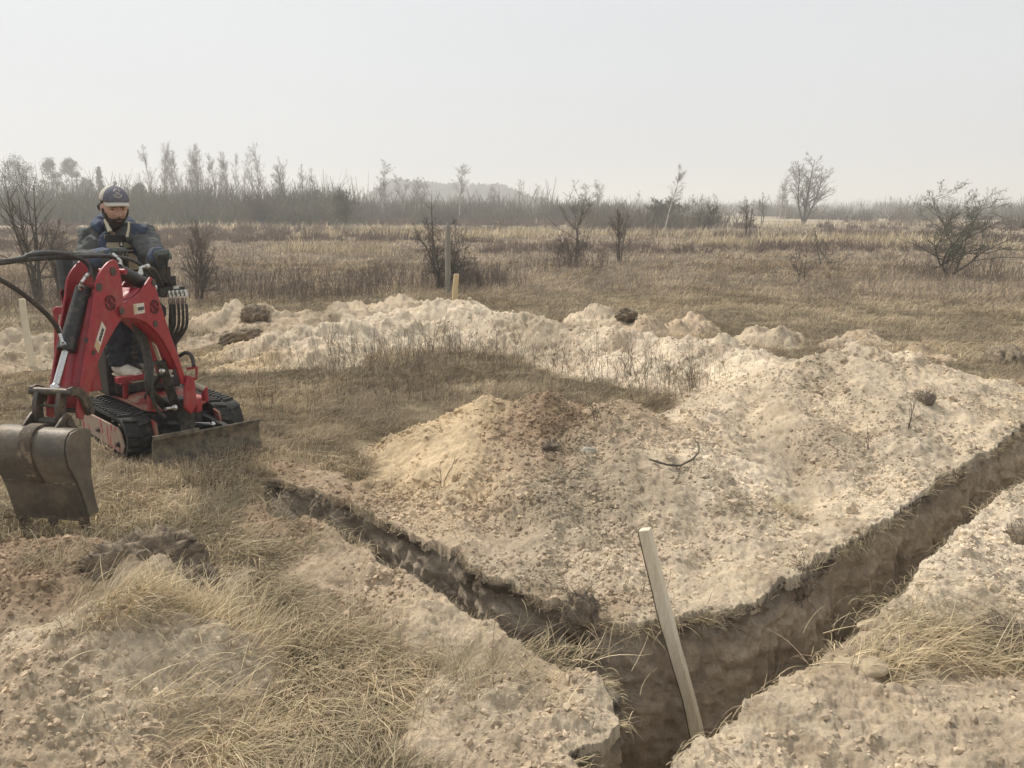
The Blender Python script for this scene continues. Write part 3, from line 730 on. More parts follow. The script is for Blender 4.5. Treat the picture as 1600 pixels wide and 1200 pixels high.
def cylinder(a, b, frac, rb, rr, name):
    a, b = np.array(a), np.array(b); m = a + (b - a) * frac; d = (b - a) / np.linalg.norm(b - a)
    c = part(MB().tube([a, a + d * 0.004, m - d * 0.05, m - d * 0.049, m - d * 0.004, m], [rb * .92, rb, rb, rb * 1.1, rb * 1.1, rb * 1.0], 24), name, M_BLK, sharp=30)
    part(MB().cyl(m - d * 0.01, b, rr, 18).ball(b, rr * 1.5, 12, 8), 'rod', M_CHROME, c)
    return c
bc = cylinder(B(131.5, 449, 0.0), B(86.5, 606, 0.0), 0.64, 0.042, 0.0185, 'bucket_cylinder')
dc = cylinder(B(183, 422, 0.0), B(238, 450, 0.0), 0.86, 0.040, 0.02, 'stick_cylinder')
lc = cylinder(B(277, 642, 0.0), B(233, 512, -0.0), 0.62, 0.029, 0.015, 'lift_cylinder')
part(MB().ball(B(253.5, 580, 0.04), 0.019), 'ball_joint', M_CHROME, lc)
part(MB().ball(B(273, 637, 0.05), 0.02).cyl(B(258, 639, 0.055), B(273, 637, 0.05), 0.011, 12), 'ball_joint', M_CHROME, lc)
cylinder(M(-0.25, 0.14, 0.36), B(253, 581, 0.035), 0.93, 0.017, 0.01, 'swing_cylinder')
elbow(B(188, 414, 0.0), B(188, 407, 0.0), B(182, 402.5, -0.02), dc)
elbow(B(220, 425, 0.0), B(220, 418, 0.0), B(227, 416.5, 0.0), dc)
elbow(B(127, 448, 0.03), B(127.5, 441, 0.045), B(133, 433.5, 0.03), bc)
elbow(B(99, 538, 0.02), B(97, 533.5, 0.045), B(92.5, 519, 0.03), bc)
# hoses looping out to the left and back
hose([B(133, 433.5, 0.03), B(141, 427, 0.0), B(138, 415, -0.02), B(125, 404, -0.03), B(100, 397, -0.05), B(70, 395, -0.05), B(45, 398.5, -0.05), B(36, 403, -0.05), B(15, 407, -0.05), B(-25, 410, -0.06), B(-90, 425, -0.08), B(-130, 470, -0.08), B(-90, 500, -0.05), B(-30, 488, -0.0), B(20, 480, 0.02)][:10], 0.0115)
hose([B(182, 402.5, -0.02), B(165, 400, -0.06), B(120, 400.5, -0.08), B(80, 403, -0.08), B(40, 406, -0.06), B(0, 411, -0.05), B(-50, 418, -0.05), B(-95, 440, -0.05), B(-80, 432, 0.03), B(-40, 424, 0.05), B(0, 437, 0.06), B(38, 461, 0.06), B(72, 490, 0.06), B(86, 507, 0.04), B(92.5, 519, 0.03)], 0.0125)
hose([B(120, 404, -0.1), B(80, 401, -0.1), B(46, 400, -0.1), B(62, 393.5, -0.09), B(100, 396, -0.1), B(150, 400, -0.1), B(205, 406, -0.1), at_y(236, 430, 5.6), at_y(250, 455, 5.7)], 0.0115)
hose([B(227, 416.5, 0.0), at_y(238, 420, 5.35), at_y(247, 432, 5.5), at_y(253, 450, 5.7)], 0.0125)
for k in range(3): hose([B(205 + 6 * k, 499, -0.03), B(216 + 5 * k, 525, -0.02), B(226 + 4 * k, 555, 0.0), B(229 + 4 * k, 580, 0.02), B(232 + 4 * k, 612, 0.0), M(-0.12, 0.06 - 0.03 * k, 0.27)], 0.0125)
hose([B(240, 565, 0.02), B(236, 590, 0.03), B(238, 620, 0.03), B(246, 640, 0.03), B(258, 652, 0.04)], 0.011)

# bucket linkage
def link(pts, off, th, name, mat=M_STEEL, par=EX):
    return part(MB().plate([B(px, py, 0.0) + BN * (off - th / 2) for px, py in pts], BN * th), name, mat, par, bevel=0.003)
def shift(pts, dx): return [(x_ + dx, y_) for x_, y_ in pts]
lk = [(80, 605), (87, 607), (86, 622), (84, 640), (86, 655), (84, 664), (76, 664), (73, 655), (72, 635), (75, 615)]
link(lk, 0.06, 0.026, 'link'); link(lk, -0.075, 0.026, 'link')
hk = [(77, 606), (85, 602), (97, 605), (107, 613), (113, 627), (115, 645), (108, 648), (104, 636), (97, 622), (88, 617), (79, 616)]
link(hk, 0.11, 0.022, 'link'); link(hk, -0.115, 0.022, 'link')
pn = MB()
for px, py, r_, w_ in ((80.5, 612, 0.02, 0.125), (80, 659, 0.024, 0.12), (112, 640, 0.018, 0.13), (80, 634, 0.008, 0.08)):
    p = B(px, py, 0.0); pn.cyl(p - BN * w_, p + BN * w_, r_, 18)
part(pn, 'pivot_pin', M_STEEL, bevel=0.003)

# bucket
HWB = 0.215
pr = [(139, 672), (128, 671), (117, 672), (108, 677), (102.5, 687), (100.5, 700), (101.5, 715), (105.5, 729), (112, 742), (119, 754), (127, 775), (137, 808)]
bp_ = [B(px, py, HWB) for px, py in pr]
bkt = MB()
bkt.grid([[V(p - BN * 2 * HWB * t) for t in np.linspace(0, 1, 9)] for p in bp_])
bucket = part(bkt, 'bucket', M_BUCKET, solid=0.012, bevel=0.002)
sidep = [B(px, py, HWB) for px, py in pr] + [B(152, 800, HWB), B(146, 778, HWB), B(140, 745, HWB), B(139, 700, HWB)]
for off in (0.003, -2 * HWB - 0.013): part(MB().plate([p + BN * off for p in sidep], BN * 0.010), 'side_plate', M_BUCKET, bucket, bevel=0.002)
rib = MB(); rr0 = [p - BN * (HWB + 0.045) - np.array([0, 0, 0]) for p in bp_[:10]]
cen = sum(bp_) / len(bp_)
def outw(p): d = p - (cen - BN * HWB); d = d - BN * np.dot(d, BN); return d / np.linalg.norm(d)
rib.grid([[V(p + outw(p) * 0.014 + BN * 0.0), V(p + outw(p) * 0.014 + BN * 0.075)] for p in rr0])
part(rib, 'wear_strip', M_TEETH, bucket, solid=0.014, bevel=0.002)
e0, e1 = bp_[-2], bp_[-1]; ed = (e1 - e0) / np.linalg.norm(e1 - e0)
onrm = outw(bp_[-2])
lipp = MB().plate([bp_[-2] + onrm * 0.009, bp_[-1] + onrm * 0.009 + ed * 0.01, bp_[-1] + onrm * 0.009 + ed * 0.01 - BN * 2 * HWB, bp_[-2] + onrm * 0.009 - BN * 2 * HWB], onrm * 0.010)
part(lipp, 'cutting_edge', M_BUCKET, bucket, bevel=0.002)
sm_ = MB()
for pa in (bp_[9], bp_[10]):
    q = pa * 0.6 + bp_[10] * 0.4 if pa is bp_[10] else pa
    sm_.tube([q + outw(q) * 0.01 - BN * (2 * HWB * t) + np.array([0, 0, 0.003 * math.sin(t * 31)]) for t in np.linspace(0.01, 0.99, 16)], [0.006 + 0.002 * math.sin(k * 2.3) for k in range(16)], 6)
    break
part(sm_, 'weld_seam', M_TEETH, bucket)
def tooth(t):
    c = bp_[-1] - BN * 2 * HWB * t + onrm * 0.02
    ax = (V(BN), V(ed), V(onrm))
    mb = MB().box(c - ed * 0.005, (0.066, 0.05, 0.03), ax).box(c - ed * 0.028 + onrm * 0.006, (0.078, 0.012, 0.02), ax)
    a = V(c + ed * 0.018)
    vs = [a + V(BN) * (sx * 0.026) + V(onrm) * (sz * 0.017) for sx in (-1, 1) for sz in (-1, 1)] + [a + V(ed) * 0.085 - V(onrm) * 0.006 + V(BN) * (sx * 0.022) + V(onrm) * (sz * 0.004) for sx in (-1, 1) for sz in (-1, 1)]
    mb.add(vs, [(0, 1, 3, 2), (4, 6, 7, 5), (0, 4, 5, 1), (2, 3, 7, 6), (0, 2, 6, 4), (1, 5, 7, 3)])
    part(mb, 'tooth', M_TEETH, bucket, bevel=0.004)
for t in (0.06, 0.5, 0.94): tooth(t)
er = [(78, 677), (88, 662), (97, 648), (102, 645), (108, 650), (113, 660), (120, 671), (124, 677)]
for off in (0.095, -0.10):
    part(MB().plate([B(px - 0, py, 0.095) + BN * (off - 0.095) for px, py in er], BN * 0.016), 'bucket_ear', M_STEEL, bucket, bevel=0.003)

# dozer blade
bl = MB(); rows = []
BC = np.array([-2.035, 5.30, 0]); BS = np.array([0.715, 0.70, 0]); BS /= np.linalg.norm(BS); BF = np.array([0.70, -0.715, 0])
for z, f in ((0.205, 0.02), (0.17, -0.008), (0.12, -0.02), (0.07, -0.015), (0.03, 0.005), (-0.01, 0.03)):
    rows.append([V(BC + BS * (0.37 * t) + BF * f + np.array([0, 0, z + 0.0])) for t in np.linspace(-1, 1, 24)])
blade = part(bl.grid(rows), 'dozer_blade', M_MUD, solid=0.012, bevel=0.002)
part(MB().box(BC - BS * 0.22 + BF * 0.018 + np.array([0, 0, 0.21]), (0.30, 0.02, 0.03), (V(BS), V(BF), V(0, 0, 1))), 'blade_edge', M_MUD, blade, bevel=0.003)
ar = MB()
for s in (-0.19, 0.19):
    a = M(-0.25, s * 0.9, 0.20); b = BC - BS * s * 1.0 - BF * 0.02 + np.array([0, 0, 0.13])
    d = V(b - a).normalized(); u = d.cross(V(0, 0, 1)).normalized(); w = u.cross(d)
    ar.box((a + b) / 2, (float(np.linalg.norm(b - a)), 0.04, 0.06), (d, u, w))
ar.box(BC - BF * 0.14 + np.array([0, 0, 0.13]), (0.05, 0.42, 0.05), (V(BF), V(BS), V(0, 0, 1)))
part(ar, 'blade_arm', M_BLK, bevel=0.004)
cylinder(M(0.0, 0.1, 0.21), M(0.2, -0.12, 0.2), 0.5, 0.022, 0.014, 'blade_cylinder')
for s in (0.19, -0.25): part(MB().plate([M(-0.05, s, 0.25), M(0.04, s, 0.24), M(0.08, s, 0.11), M(0.02, s, 0.08)], FR * 0.012), 'gusset', M_REDD, bevel=0.003)

# valve block with its fan of hoses and levers
vb = at_y(268, 462, 5.75)
vax = (V(0.72, 0.69, 0).normalized(), V(0.69, -0.72, 0).normalized(), V(0, 0, 1))
valve = part(MB().box(vb + np.array([0.0, 0.0, 0.03]), (0.17, 0.08, 0.07), vax).box(at_y(262, 440, 5.78), (0.10, 0.06, 0.08), vax).box(at_y(252, 430, 5.75), (0.10, 0.10, 0.12), vax), 'valve_block', M_BLK, bevel=0.006)
part(MB().box(at_y(275, 449, 5.68), (0.035, 0.02, 0.018), vax), 'valve_plate', M_WHITE, valve)
for k, px in enumerate((266, 272, 278.5, 285, 291)):
    y = 5.62 - 0.015 * k
    fm = MB().tube([at_y(px - 6, 462 - 0.4 * k, y + .05), at_y(px - 5, 457.5 - 0.5 * k, y + .03), at_y(px - 1.5, 456 - 0.5 * k, y), at_y(px, 460 - 0.4 * k, y), at_y(px, 466, y)], 0.0095, 8)
    fm.cyl(at_y(px, 465, y), at_y(px, 475, y), 0.0135, 10)
    part(fm, 'hose_fitting', M_CHROME, valve)
    hose([at_y(px, 474, y), at_y(px + 1, 490, y), at_y(px, 510, y + .02), at_y(px - 8 - k, 530, y + .06), at_y(px - 22 - 2 * k, 552, y + .12)], 0.0105, par=valve)
hose([at_y(268, 470, 5.66), at_y(267, 500, 5.64), at_y(266, 530, 5.66), at_y(262, 552, 5.7)], 0.016, par=valve)
for k, (px, py) in enumerate(((248, 409), (260, 411))):
    lv = part(MB().tube([at_y(px, py, 5.47 + 0.01 * k), at_y(px + 1, py + 18, 5.6), at_y(263 + 3 * k, 446, 5.74)], 0.0045, 8), 'lever', M_STEEL, valve)
    part(MB().tube([at_y(px, py - 9, 5.45 + .01 * k), at_y(px, py - 4, 5.46 + .01 * k), at_y(px, py + 8, 5.48 + .01 * k)], [0.007, 0.011, 0.008], 10), 'knob', M_BLK, lv)
for k, (px, py) in enumerate(((192, 398), (199, 397))):
    lv = part(MB().tube([at_y(px, py, 5.50), at_y(px + 2, 430, 5.62), at_y(px + 4, 470, 5.75)], 0.0055, 8), 'lever', M_STEEL)
# right-hand side bits seen past the boom
part(MB().tube([at_y(292, 576, 5.5), at_y(307, 574, 5.5), at_y(307, 591, 5.48), at_y(297, 594, 5.5)], 0.013, 4), 'step_frame', M_RED, bevel=0.002)
hose([at_y(281, 556, 5.7), at_y(290, 551, 5.62), at_y(299, 556, 5.55), at_y(303, 572, 5.5)], 0.013)
part(MB().tube([at_y(300, 600, 5.45), at_y(303, 601, 5.45), at_y(317, 607, 5.42), at_y(319, 608, 5.42)], [0.012, 0.02, 0.02, 0.012], 12), 'filter_canister', M_BONE)
# side frame at the left behind the boom
def flat(pts, y, th=0.02): return MB().plate([at_y(px, py, y) for px, py in pts], FH * th)
sf = flat([(81, 484), (86, 479), (101, 479), (104, 473), (100, 456), (97, 453), (94, 456), (99, 477), (107, 482), (108, 503), (104, 512), (98, 492), (91, 490), (90, 503), (90, 568), (84, 566), (84, 505)], 5.45)
part(sf, 'side_frame', M_RED, bevel=0.004)
part(MB().box(at_y(106, 477, 5.40), (0.05, 0.02, 0.025), (V(1, 0, 0), V(0, 1, 0), V(0, 0, 1))), 'yellow_tab', M_YEL, bevel=0.003)
part(flat([(96, 560), (152, 566), (159, 609), (140, 612), (100, 600)], 5.52, 0.01), 'front_panel', M_RED, bevel=0.003)

# ================================================================== THE MAN ON THE SEAT
M_SKIN = paint('skin', (0.56, 0.34, 0.25), (0.52, 0.26, 0.2), 0.55, 0, 18, 0.5, bmp=0.05, fine=(0.50, 0.30, 0.22))
M_BEARD = paint('dark_hair', (0.055, 0.041, 0.033), (0.10, 0.078, 0.062), 0.8, 0, 60, 0.5, bmp=0.6)
M_JACK = paint('dark_grey_cloth', (0.085, 0.09, 0.088), (0.12, 0.12, 0.115), 0.85, 0, 12, 0.6, bmp=0.25)
M_BLUE = paint('blue_cloth', (0.055, 0.08, 0.14), (0.10, 0.125, 0.18), 0.85, 0, 14, 0.6, bmp=0.25)
M_SHIRT = paint('cream_knit', (0.42, 0.36, 0.25), (0.36, 0.30, 0.21), 0.9, 0, 30, 0.5, bmp=0.3)
M_STRIPE = paint('dark_knit', (0.03, 0.027, 0.026), (0.06, 0.05, 0.045), 0.9, 0, 30, 0.5, bmp=0.3)
M_TROUS = paint('navy_cloth', (0.016, 0.018, 0.026), (0.04, 0.04, 0.045), 0.85, 0, 12, 0.5, bmp=0.25)
M_GLOVE = paint('grey_glove', (0.12, 0.13, 0.12), (0.07, 0.14, 0.115), 0.85, 0, 25, 0.6, bmp=0.3)
M_SHOE = paint('white_shoe', (0.62, 0.57, 0.48), (0.35, 0.28, 0.2), 0.7, 0, 18, 0.5, bmp=0.2)
M_CAP = paint('cap_cloth', (0.15, 0.15, 0.185), (0.19, 0.188, 0.215), 0.85, 0, 30, 0.5, bmp=0.2)
M_CREAM = paint('cap_mesh_cream', (0.60, 0.56, 0.47), (0.45, 0.41, 0.34), 0.85, 0, 60, 0.4, bmp=0.3)
M_CORD = paint('cream_cord', (0.62, 0.57, 0.42), (0.5, 0.44, 0.32), 0.8, 0, 40, 0.4, bmp=0.2)
M_EYE = paint('eye_dark', (0.02, 0.015, 0.012), (0.03, 0.02, 0.02), 0.3, 0, 30, 0.3, bmp=0)
M_LIP = paint('lips', (0.28, 0.11, 0.095), (0.24, 0.1, 0.09), 0.5, 0, 30, 0.3, bmp=0)

def fuse(mb, name, mat, parent, voxel=0.008, it=4, wrinkle=0.0, ws=14.0):
    o = mb.build(name, mat, parent, sharp=180)
    r_ = o.modifiers.new('r', 'REMESH'); r_.mode = 'VOXEL'; r_.voxel_size = voxel; r_.use_smooth_shade = True
    if it:
        s_ = o.modifiers.new('s', 'SMOOTH'); s_.iterations = it; s_.factor = 0.5
    bpy.context.view_layer.update()
    dg = bpy.context.evaluated_depsgraph_get()
    me = bpy.data.meshes.new_from_object(o.evaluated_get(dg))
    o.modifiers.clear(); old = o.data; o.data = me; bpy.data.meshes.remove(old); me.name = name
    if wrinkle:
        n = len(me.vertices); co = np.zeros(n * 3, np.float32); no = np.zeros(n * 3, np.float32)
        me.vertices.foreach_get('co', co); me.vertices.foreach_get('normal', no)
        c, nn = co.reshape(-1, 3), no.reshape(-1, 3)
        w = np.abs(fbm(c[:, 0] * ws + c[:, 1] * ws * .6, c[:, 2] * ws * 1.5 + c[:, 1] * ws * .5, 3, 300))
        me.vertices.foreach_set('co', (c + nn * ((0.35 - w) * wrinkle)[:, None]).astype(np.float32).ravel())
    me.update(); me.polygons.foreach_set('use_smooth', [True] * len(me.polygons))
    return o

J = dict(pel=at_y(188, 468, 6.02), waist=at_y(186, 432, 6.0), chest=at_y(183, 388, 5.93), neck=at_y(180, 358, 5.90),
         shR=at_y(142, 370, 6.0), shL=at_y(226, 370, 5.84), elR=at_y(131, 408, 5.80), wrR=at_y(180, 399, 5.60),
         elL=at_y(244, 406, 5.66), wrL=at_y(249, 398, 5.54), hipR=at_y(172, 474, 6.05), hipL=at_y(206, 474, 5.95),
         knR=at_y(184, 490, 5.58), knL=at_y(238, 488, 5.55), anR=at_y(188, 568, 5.56), anL=at_y(232, 562, 5.60))
PB = V(J['pel']); 
MAN = empty('person', V(J['pel'][0], J['pel'][1], 0.885), 'bearded man in cap, open grey-blue jacket and gloves, seated on the red excavator', 'person')
# head: local axes x = image right (his left), y = forward, z = up
hf = np.array([0.62, -0.78, 0]); hf /= np.linalg.norm(hf)
tilt = R(13)
HY = hf * math.cos(tilt) + np.array([0, 0, -math.sin(tilt)])
HXx = np.cross(np.array([0, 0, 1.0]), hf) * 1.0      # his left
HZ = np.cross(HXx, HY) * 1.0
if HZ[2] < 0: HZ = -HZ
HC0 = at_y(179.5, 324, 5.84)
def hd(x, y, z): return HC0 + HXx * x + HY * y + HZ * z
def head_pt(th, ph):
    x, y, z = math.sin(ph) * math.sin(th), math.sin(ph) * math.cos(th), math.cos(ph)
    X, Y, Z = 0.077 * x, 0.094 * y, 0.122 * z
    if z < 0:
        k = -z; X *= 1 - 0.28 * k * k; Y = Y * (1 - 0.10 * k) + 0.014 * k * max(0, y)
    f = max(0.0, y)
    g = lambda cx, cz, sx, sz: math.exp(-((X - cx) / sx) ** 2 - ((Z - cz) / sz) ** 2) * (f > 0.2)
    Y += 0.030 * g(0, -0.034, 0.013, 0.017) + 0.015 * g(0, -0.008, 0.009, 0.022)      # nose
    Y += 0.008 * g(0.03, 0.022, 0.024, 0.008) + 0.008 * g(-0.03, 0.022, 0.024, 0.008)   # brow
    Y -= 0.012 * g(0.031, 0.004, 0.017, 0.010) + 0.012 * g(-0.031, 0.004, 0.017, 0.010)   # sockets
    Y += 0.008 * g(0.038, -0.025, 0.02, 0.014) + 0.008 * g(-0.038, -0.025, 0.02, 0.014)   # cheeks
    Y += 0.006 * g(0, -0.066, 0.024, 0.006) - 0.006 * g(0, -0.0725, 0.028, 0.004) + 0.006 * g(0, -0.079, 0.02, 0.006) + 0.010 * g(0, -0.104, 0.022, 0.014)
    return X, Y, Z
def head_mesh(mb, n=48, m=40, grow=0.0, keep=None):
    P = [[hd(*head_pt(2 * math.pi * i / n, math.pi * (j + 0.01) / (m + 0.02))) for i in range(n)] for j in range(m + 1)]
    return mb.grid([[V(q) for q in r_] for r_ in P], close=True)
body = MB(); head_mesh(body)
body.ball(hd(0.079, -0.012, -0.008), (0.013, 0.022, 0.034), ax=(HXx, HY, HZ)).ball(hd(-0.079, -0.012, -0.008), (0.013, 0.022, 0.034), ax=(HXx, HY, HZ))
body.tube([hd(0, -0.03, -0.05), J['neck'], J['chest']], [0.056, 0.056, 0.06], 16)
body.tube([J['chest'] + np.array([0, 0, .0]), J['waist'], J['pel']], [0.07, 0.085, 0.11], 16)
for s in 'RL':
    body.tube([J['chest'] + np.array([0, 0, .03]), J['sh' + s], J['el' + s], J['wr' + s]], [0.06, 0.055, 0.044, 0.032], 12)
    body.tube([J['pel'], J['hip' + s], J['kn' + s], J['an' + s], J['an' + s] + np.array([0.03, -0.03, -0.04])], [0.10, 0.085, 0.058, 0.042, 0.028], 12)
fuse(body, 'body', M_SKIN, MAN, 0.0062, 2)
for s in (-1, 1): part(MB().ball(hd(s * 0.031, 0.0765, 0.0035), (0.013, 0.006, 0.0045), 10, 6, (HXx, HY, HZ)), 'eye', M_EYE, MAN)
part(MB().ball(hd(0, 0.0985, -0.0725), (0.022, 0.010, 0.0055), 12, 8, (HXx, HY, HZ)), 'lips', M_LIP, MAN)
# beard and hair: an offset of the lower face
brd = MB()
rng = random.Random(4)
for j in range(1, 30):
    for i in range(64):
        ph = math.pi * (0.5 + 0.5 * (j / 30) * 0.93); th = 2 * math.pi * i / 64
        X, Y, Z = head_pt(th, ph)
        a = abs((th + math.pi) % (2 * math.pi) - math.pi)
        if a > R(105) or Z > -0.024 and a < R(80): continue
        if a < R(62) and Z > -0.062: continue
        if abs(X) < 0.021 and -0.082 < Z < -0.066: continue
        brd.ball(hd(X * 1.06, Y * 1.05 + 0.002, Z * 1.03 - 0.004), rng.uniform(0.006, 0.010), 6, 4)
for s in (-1, 1):
    for k in range(6): brd.ball(hd(s * (0.016 + 0.006 * k), 0.096 - 0.0025 * k, 0.0185 + 0.003 * math.sin(k * 0.6)), (0.006, 0.004, 0.0045), 6, 4)
    for k in range(7): brd.ball(hd(s * 0.076, -0.01 - 0.004 * k, 0.035 - 0.012 * k + 0.02), 0.014, 6, 4)
for k in range(9): brd.ball(hd(0.02 * (k - 4) * .9, -0.08 + 0.004 * abs(k - 4), -0.01), 0.03, 8, 6)
for k in range(9): brd.ball(hd(0.0055 * (k - 4), 0.108 - 0.001 * abs(k - 4), -0.0555 - 0.0012 * abs(k - 4)), 0.0075, 6, 4)
fuse(brd, 'hair', M_BEARD, MAN, 0.0045, 1)
# cap
def cap_pt(th, ph, grow=0.0):
    x, y, z = math.sin(ph) * math.sin(th), math.sin(ph) * math.cos(th), math.cos(ph)
    return hd((0.092 + grow) * x, (0.108 + grow) * y - 0.004, 0.053 + (0.095 + grow) * z)
cf = MB(); cb_ = MB()
N, Mm = 40, 12
def cap_rows(t0, t1): return [[V(cap_pt(t0 + (t1 - t0) * i / N, R(3) + R(87) * j / Mm)) for i in range(N + 1)] for j in range(Mm + 1)]
cap = part(cf.grid(cap_rows(-R(66), R(66))), 'cap', M_CAP, MAN, solid=0.006)
part(cb_.grid(cap_rows(R(66), 2 * math.pi - R(66))), 'cap_back', M_CREAM, cap, solid=0.006)
br = MB(); rows = []
for i in range(25):
    a = -R(64) + R(128) * i / 24
    p0 = (0.088 * math.sin(a), 0.104 * math.cos(a) - 0.006, 0.058)
    ex = 0.068 * math.cos(a * 1.15) ** 0.7 if math.cos(a * 1.15) > 0 else 0
    dz = -0.026 * (math.sin(a) / math.sin(R(64))) ** 2
    rows.append([V(hd(p0[0], p0[1] + ex * t, p0[2] + dz * (0.4 + 0.6 * t) - 0.010 * t)) for t in (0, 0.35, 0.7, 1.0)])
part(br.grid(rows), 'brim', M_CREAM, cap, solid=0.005)
part(MB().ball(cap_pt(0, 0), 0.008, 10, 6), 'button', M_CAP, cap)
em = MB()
def emb(a, r_):
    th, ph = r_ * math.sin(a) / 0.095, R(50) - r_ * math.cos(a) / 0.10; return V(cap_pt(th, ph, 0.0055))
for k in range(20):
    if k in (4, 5, 14, 15): continue
    a0, a1 = 2 * math.pi * k / 20, 2 * math.pi * (k + 0.7) / 20
    em.tube([emb(a0, 0.031), emb(a1, 0.031)], 0.0032, 5)
for k in range(14): em.tube([emb(2 * math.pi * k / 14, 0.017), emb(2 * math.pi * (k + .8) / 14, 0.017)], 0.0013, 4)
em.tube([emb(0.6, 0.008), emb(2.2, 0.009)], 0.0026, 5); em.tube([emb(3.5, 0.009), emb(5.2, 0.008)], 0.0026, 5)
part(em, 'emblem', M_WHITE, cap)
# jacket
jk = MB()
ch, wa = J['chest'], J['waist']
cax = np.array([0.83, 0.55, 0.0]); cax = cax / np.linalg.norm(cax)      # across the chest
cfw = np.array([0.55, -0.83, 0.0])
def cp(a, u, f, z): return a + cax * u + cfw * f + np.array([0, 0, z])
for s, sg in (('R', -1), ('L', 1)):
    jk.tube([cp(J['neck'], sg * 0.05, -0.03, -0.02), J['sh' + s] + np.array([0, 0, 0.0]), J['el' + s], J['wr' + s] + (J['el' + s] - J['wr' + s]) * 0.10], [0.085, 0.094, 0.074, 0.058], 16)
    jk.ball(J['el' + s], 0.074)
    jk.tube([cp(J['neck'], sg * 0.10, -0.02, -0.06), cp(ch, sg * 0.125, 0.0, -0.02), cp(wa, sg * 0.13, 0.02, 0.0), cp(J['pel'], sg * 0.14, 0.03, 0.02)], [0.085, 0.105, 0.105, 0.11], 16)
jk.tube([cp(J['neck'], 0, -0.06, -0.02), cp(ch, 0, -0.06, 0), cp(wa, 0, -0.05, 0), cp(J['pel'], 0, -0.03, 0)], [0.09, 0.12, 0.12, 0.13], 16)
jacket = fuse(jk, 'jacket', M_JACK, MAN, 0.011, 3, 0.02, 8)
M_NAVY = paint('dark_blue_cloth', (0.045, 0.06, 0.10), (0.08, 0.10, 0.15), 0.85, 0, 14, 0.6, bmp=0.25)
hdm = MB()
hdm.tube([cp(J['neck'], 0.105 * math.sin(a), -0.035 - 0.085 * math.cos(a), 0.025 + 0.045 * math.cos(a)) for a in np.linspace(-2.2, 2.2, 15)], [0.03] + [0.046] * 13 + [0.03], 10)
hdm.ball(cp(J['neck'], 0, -0.10, 0.03), (0.11, 0.07, 0.075), ax=(cax, cfw, (0, 0, 1)))
fuse(hdm, 'hood', M_BLUE, jacket, 0.009, 3, 0.012, 10)
lap = MB()
for sg in (-1, 1):
    pts = [cp(J['neck'], sg * 0.075, 0.045, -0.02), cp(ch, sg * 0.10, 0.115, 0.055), cp(ch, sg * 0.088, 0.128, -0.03), cp(wa, sg * 0.085, 0.135, 0.04), cp(wa, sg * 0.10, 0.14, -0.06), cp(J['pel'], sg * 0.11, 0.15, 0.0)]
    lap.tube(pts, [0.028, 0.036, 0.036, 0.034, 0.036, 0.03], 10)
lap.tube([J['sh' + 'L'] + np.array([-.05, -0.05, 0.06]), J['shL'] + np.array([0.02, -0.06, 0.03]), J['shL'] + np.array([0.045, -0.05, -0.03])], [0.04, 0.055, 0.03], 10)
fuse(lap, 'lapel', M_NAVY, jacket, 0.009, 3, 0.012, 12)
for s in 'RL':
    d = (J['wr' + s] - J['el' + s])
    fuse(MB().tube([J['el' + s] + d * 0.42, J['el' + s] + d * 0.7, J['el' + s] + d * 0.93], [0.068, 0.066, 0.05], 16), 'cuff', M_BLUE, jacket, 0.009, 2, 0.012, 12)
# striped jumper, seen in the opening
sh_rows = []; 
NR, NC = 30, 14
base_t = cp(J['neck'], 0, 0.055, -0.035); base_b = cp(wa, 0, 0.125, -0.08)
for i in range(NR + 1):
    t = i / NR; c = base_t * (1 - t) + base_b * t + cfw * 0.045 * math.sin(math.pi * min(1, t * 1.3) * .5)
    sh_rows.append([V(c + cax * (u * (0.085 + 0.035 * t)) + cfw * (0.072 - 0.03 * u * u)) for u in np.linspace(-1, 1, NC)])
shirt = part(MB().grid(sh_rows), 'jumper', M_SHIRT, MAN, solid=0.012)
def band(i0, i1, nm, mat, u0=0, u1=NC - 1, lift=0.0085):
    part(MB().grid([[p + V(cfw) * lift for p in r_[u0:u1 + 1]] for r_ in sh_rows[i0:i1 + 1]]), nm, mat, shirt, solid=0.003)
band(0, 4, 'stripe', M_STRIPE)
for a_, b_ in ((7, 8), (9, 10), (19, 20), (24, 25)): band(a_, b_, 'stripe', M_STRIPE)
fuse(MB().tube([cp(J['neck'], 0, -0.01, 0.015), cp(J['neck'], 0, 0.03, -0.035)], [0.07, 0.082], 16), 'collar', M_STRIPE, shirt, 0.009, 2, 0.012, 14)
zp = MB(); zp.tube([sh_rows[3][7] + V(cfw) * 0.016, sh_rows[10][7] + V(cfw) * 0.016, sh_rows[20][8] + V(cfw) * 0.014, sh_rows[26][8] + V(cfw) * 0.014], 0.014, 6)
part(zp, 'strap', M_STRIPE, shirt)
part(MB().box(sh_rows[5][7] + V(cfw) * 0.03, (0.012, 0.008, 0.02)).box(sh_rows[8][7] + V(cfw) * 0.031, (0.01, 0.006, 0.035)), 'zip_pull', M_CHROME, shirt)
for q, r_ in (([(163, 343, 5.74), (168, 353, 5.72), (172, 362, 5.71)], [0.007, 0.011, 0.017]), ([(201.5, 347, 5.66), (201, 358, 5.65), (198.5, 370, 5.64)], [0.006, 0.007, 0.009])):
    part(MB().tube([at_y(*a) for a in q], r_, 10), 'drawstring', M_CORD, jacket)
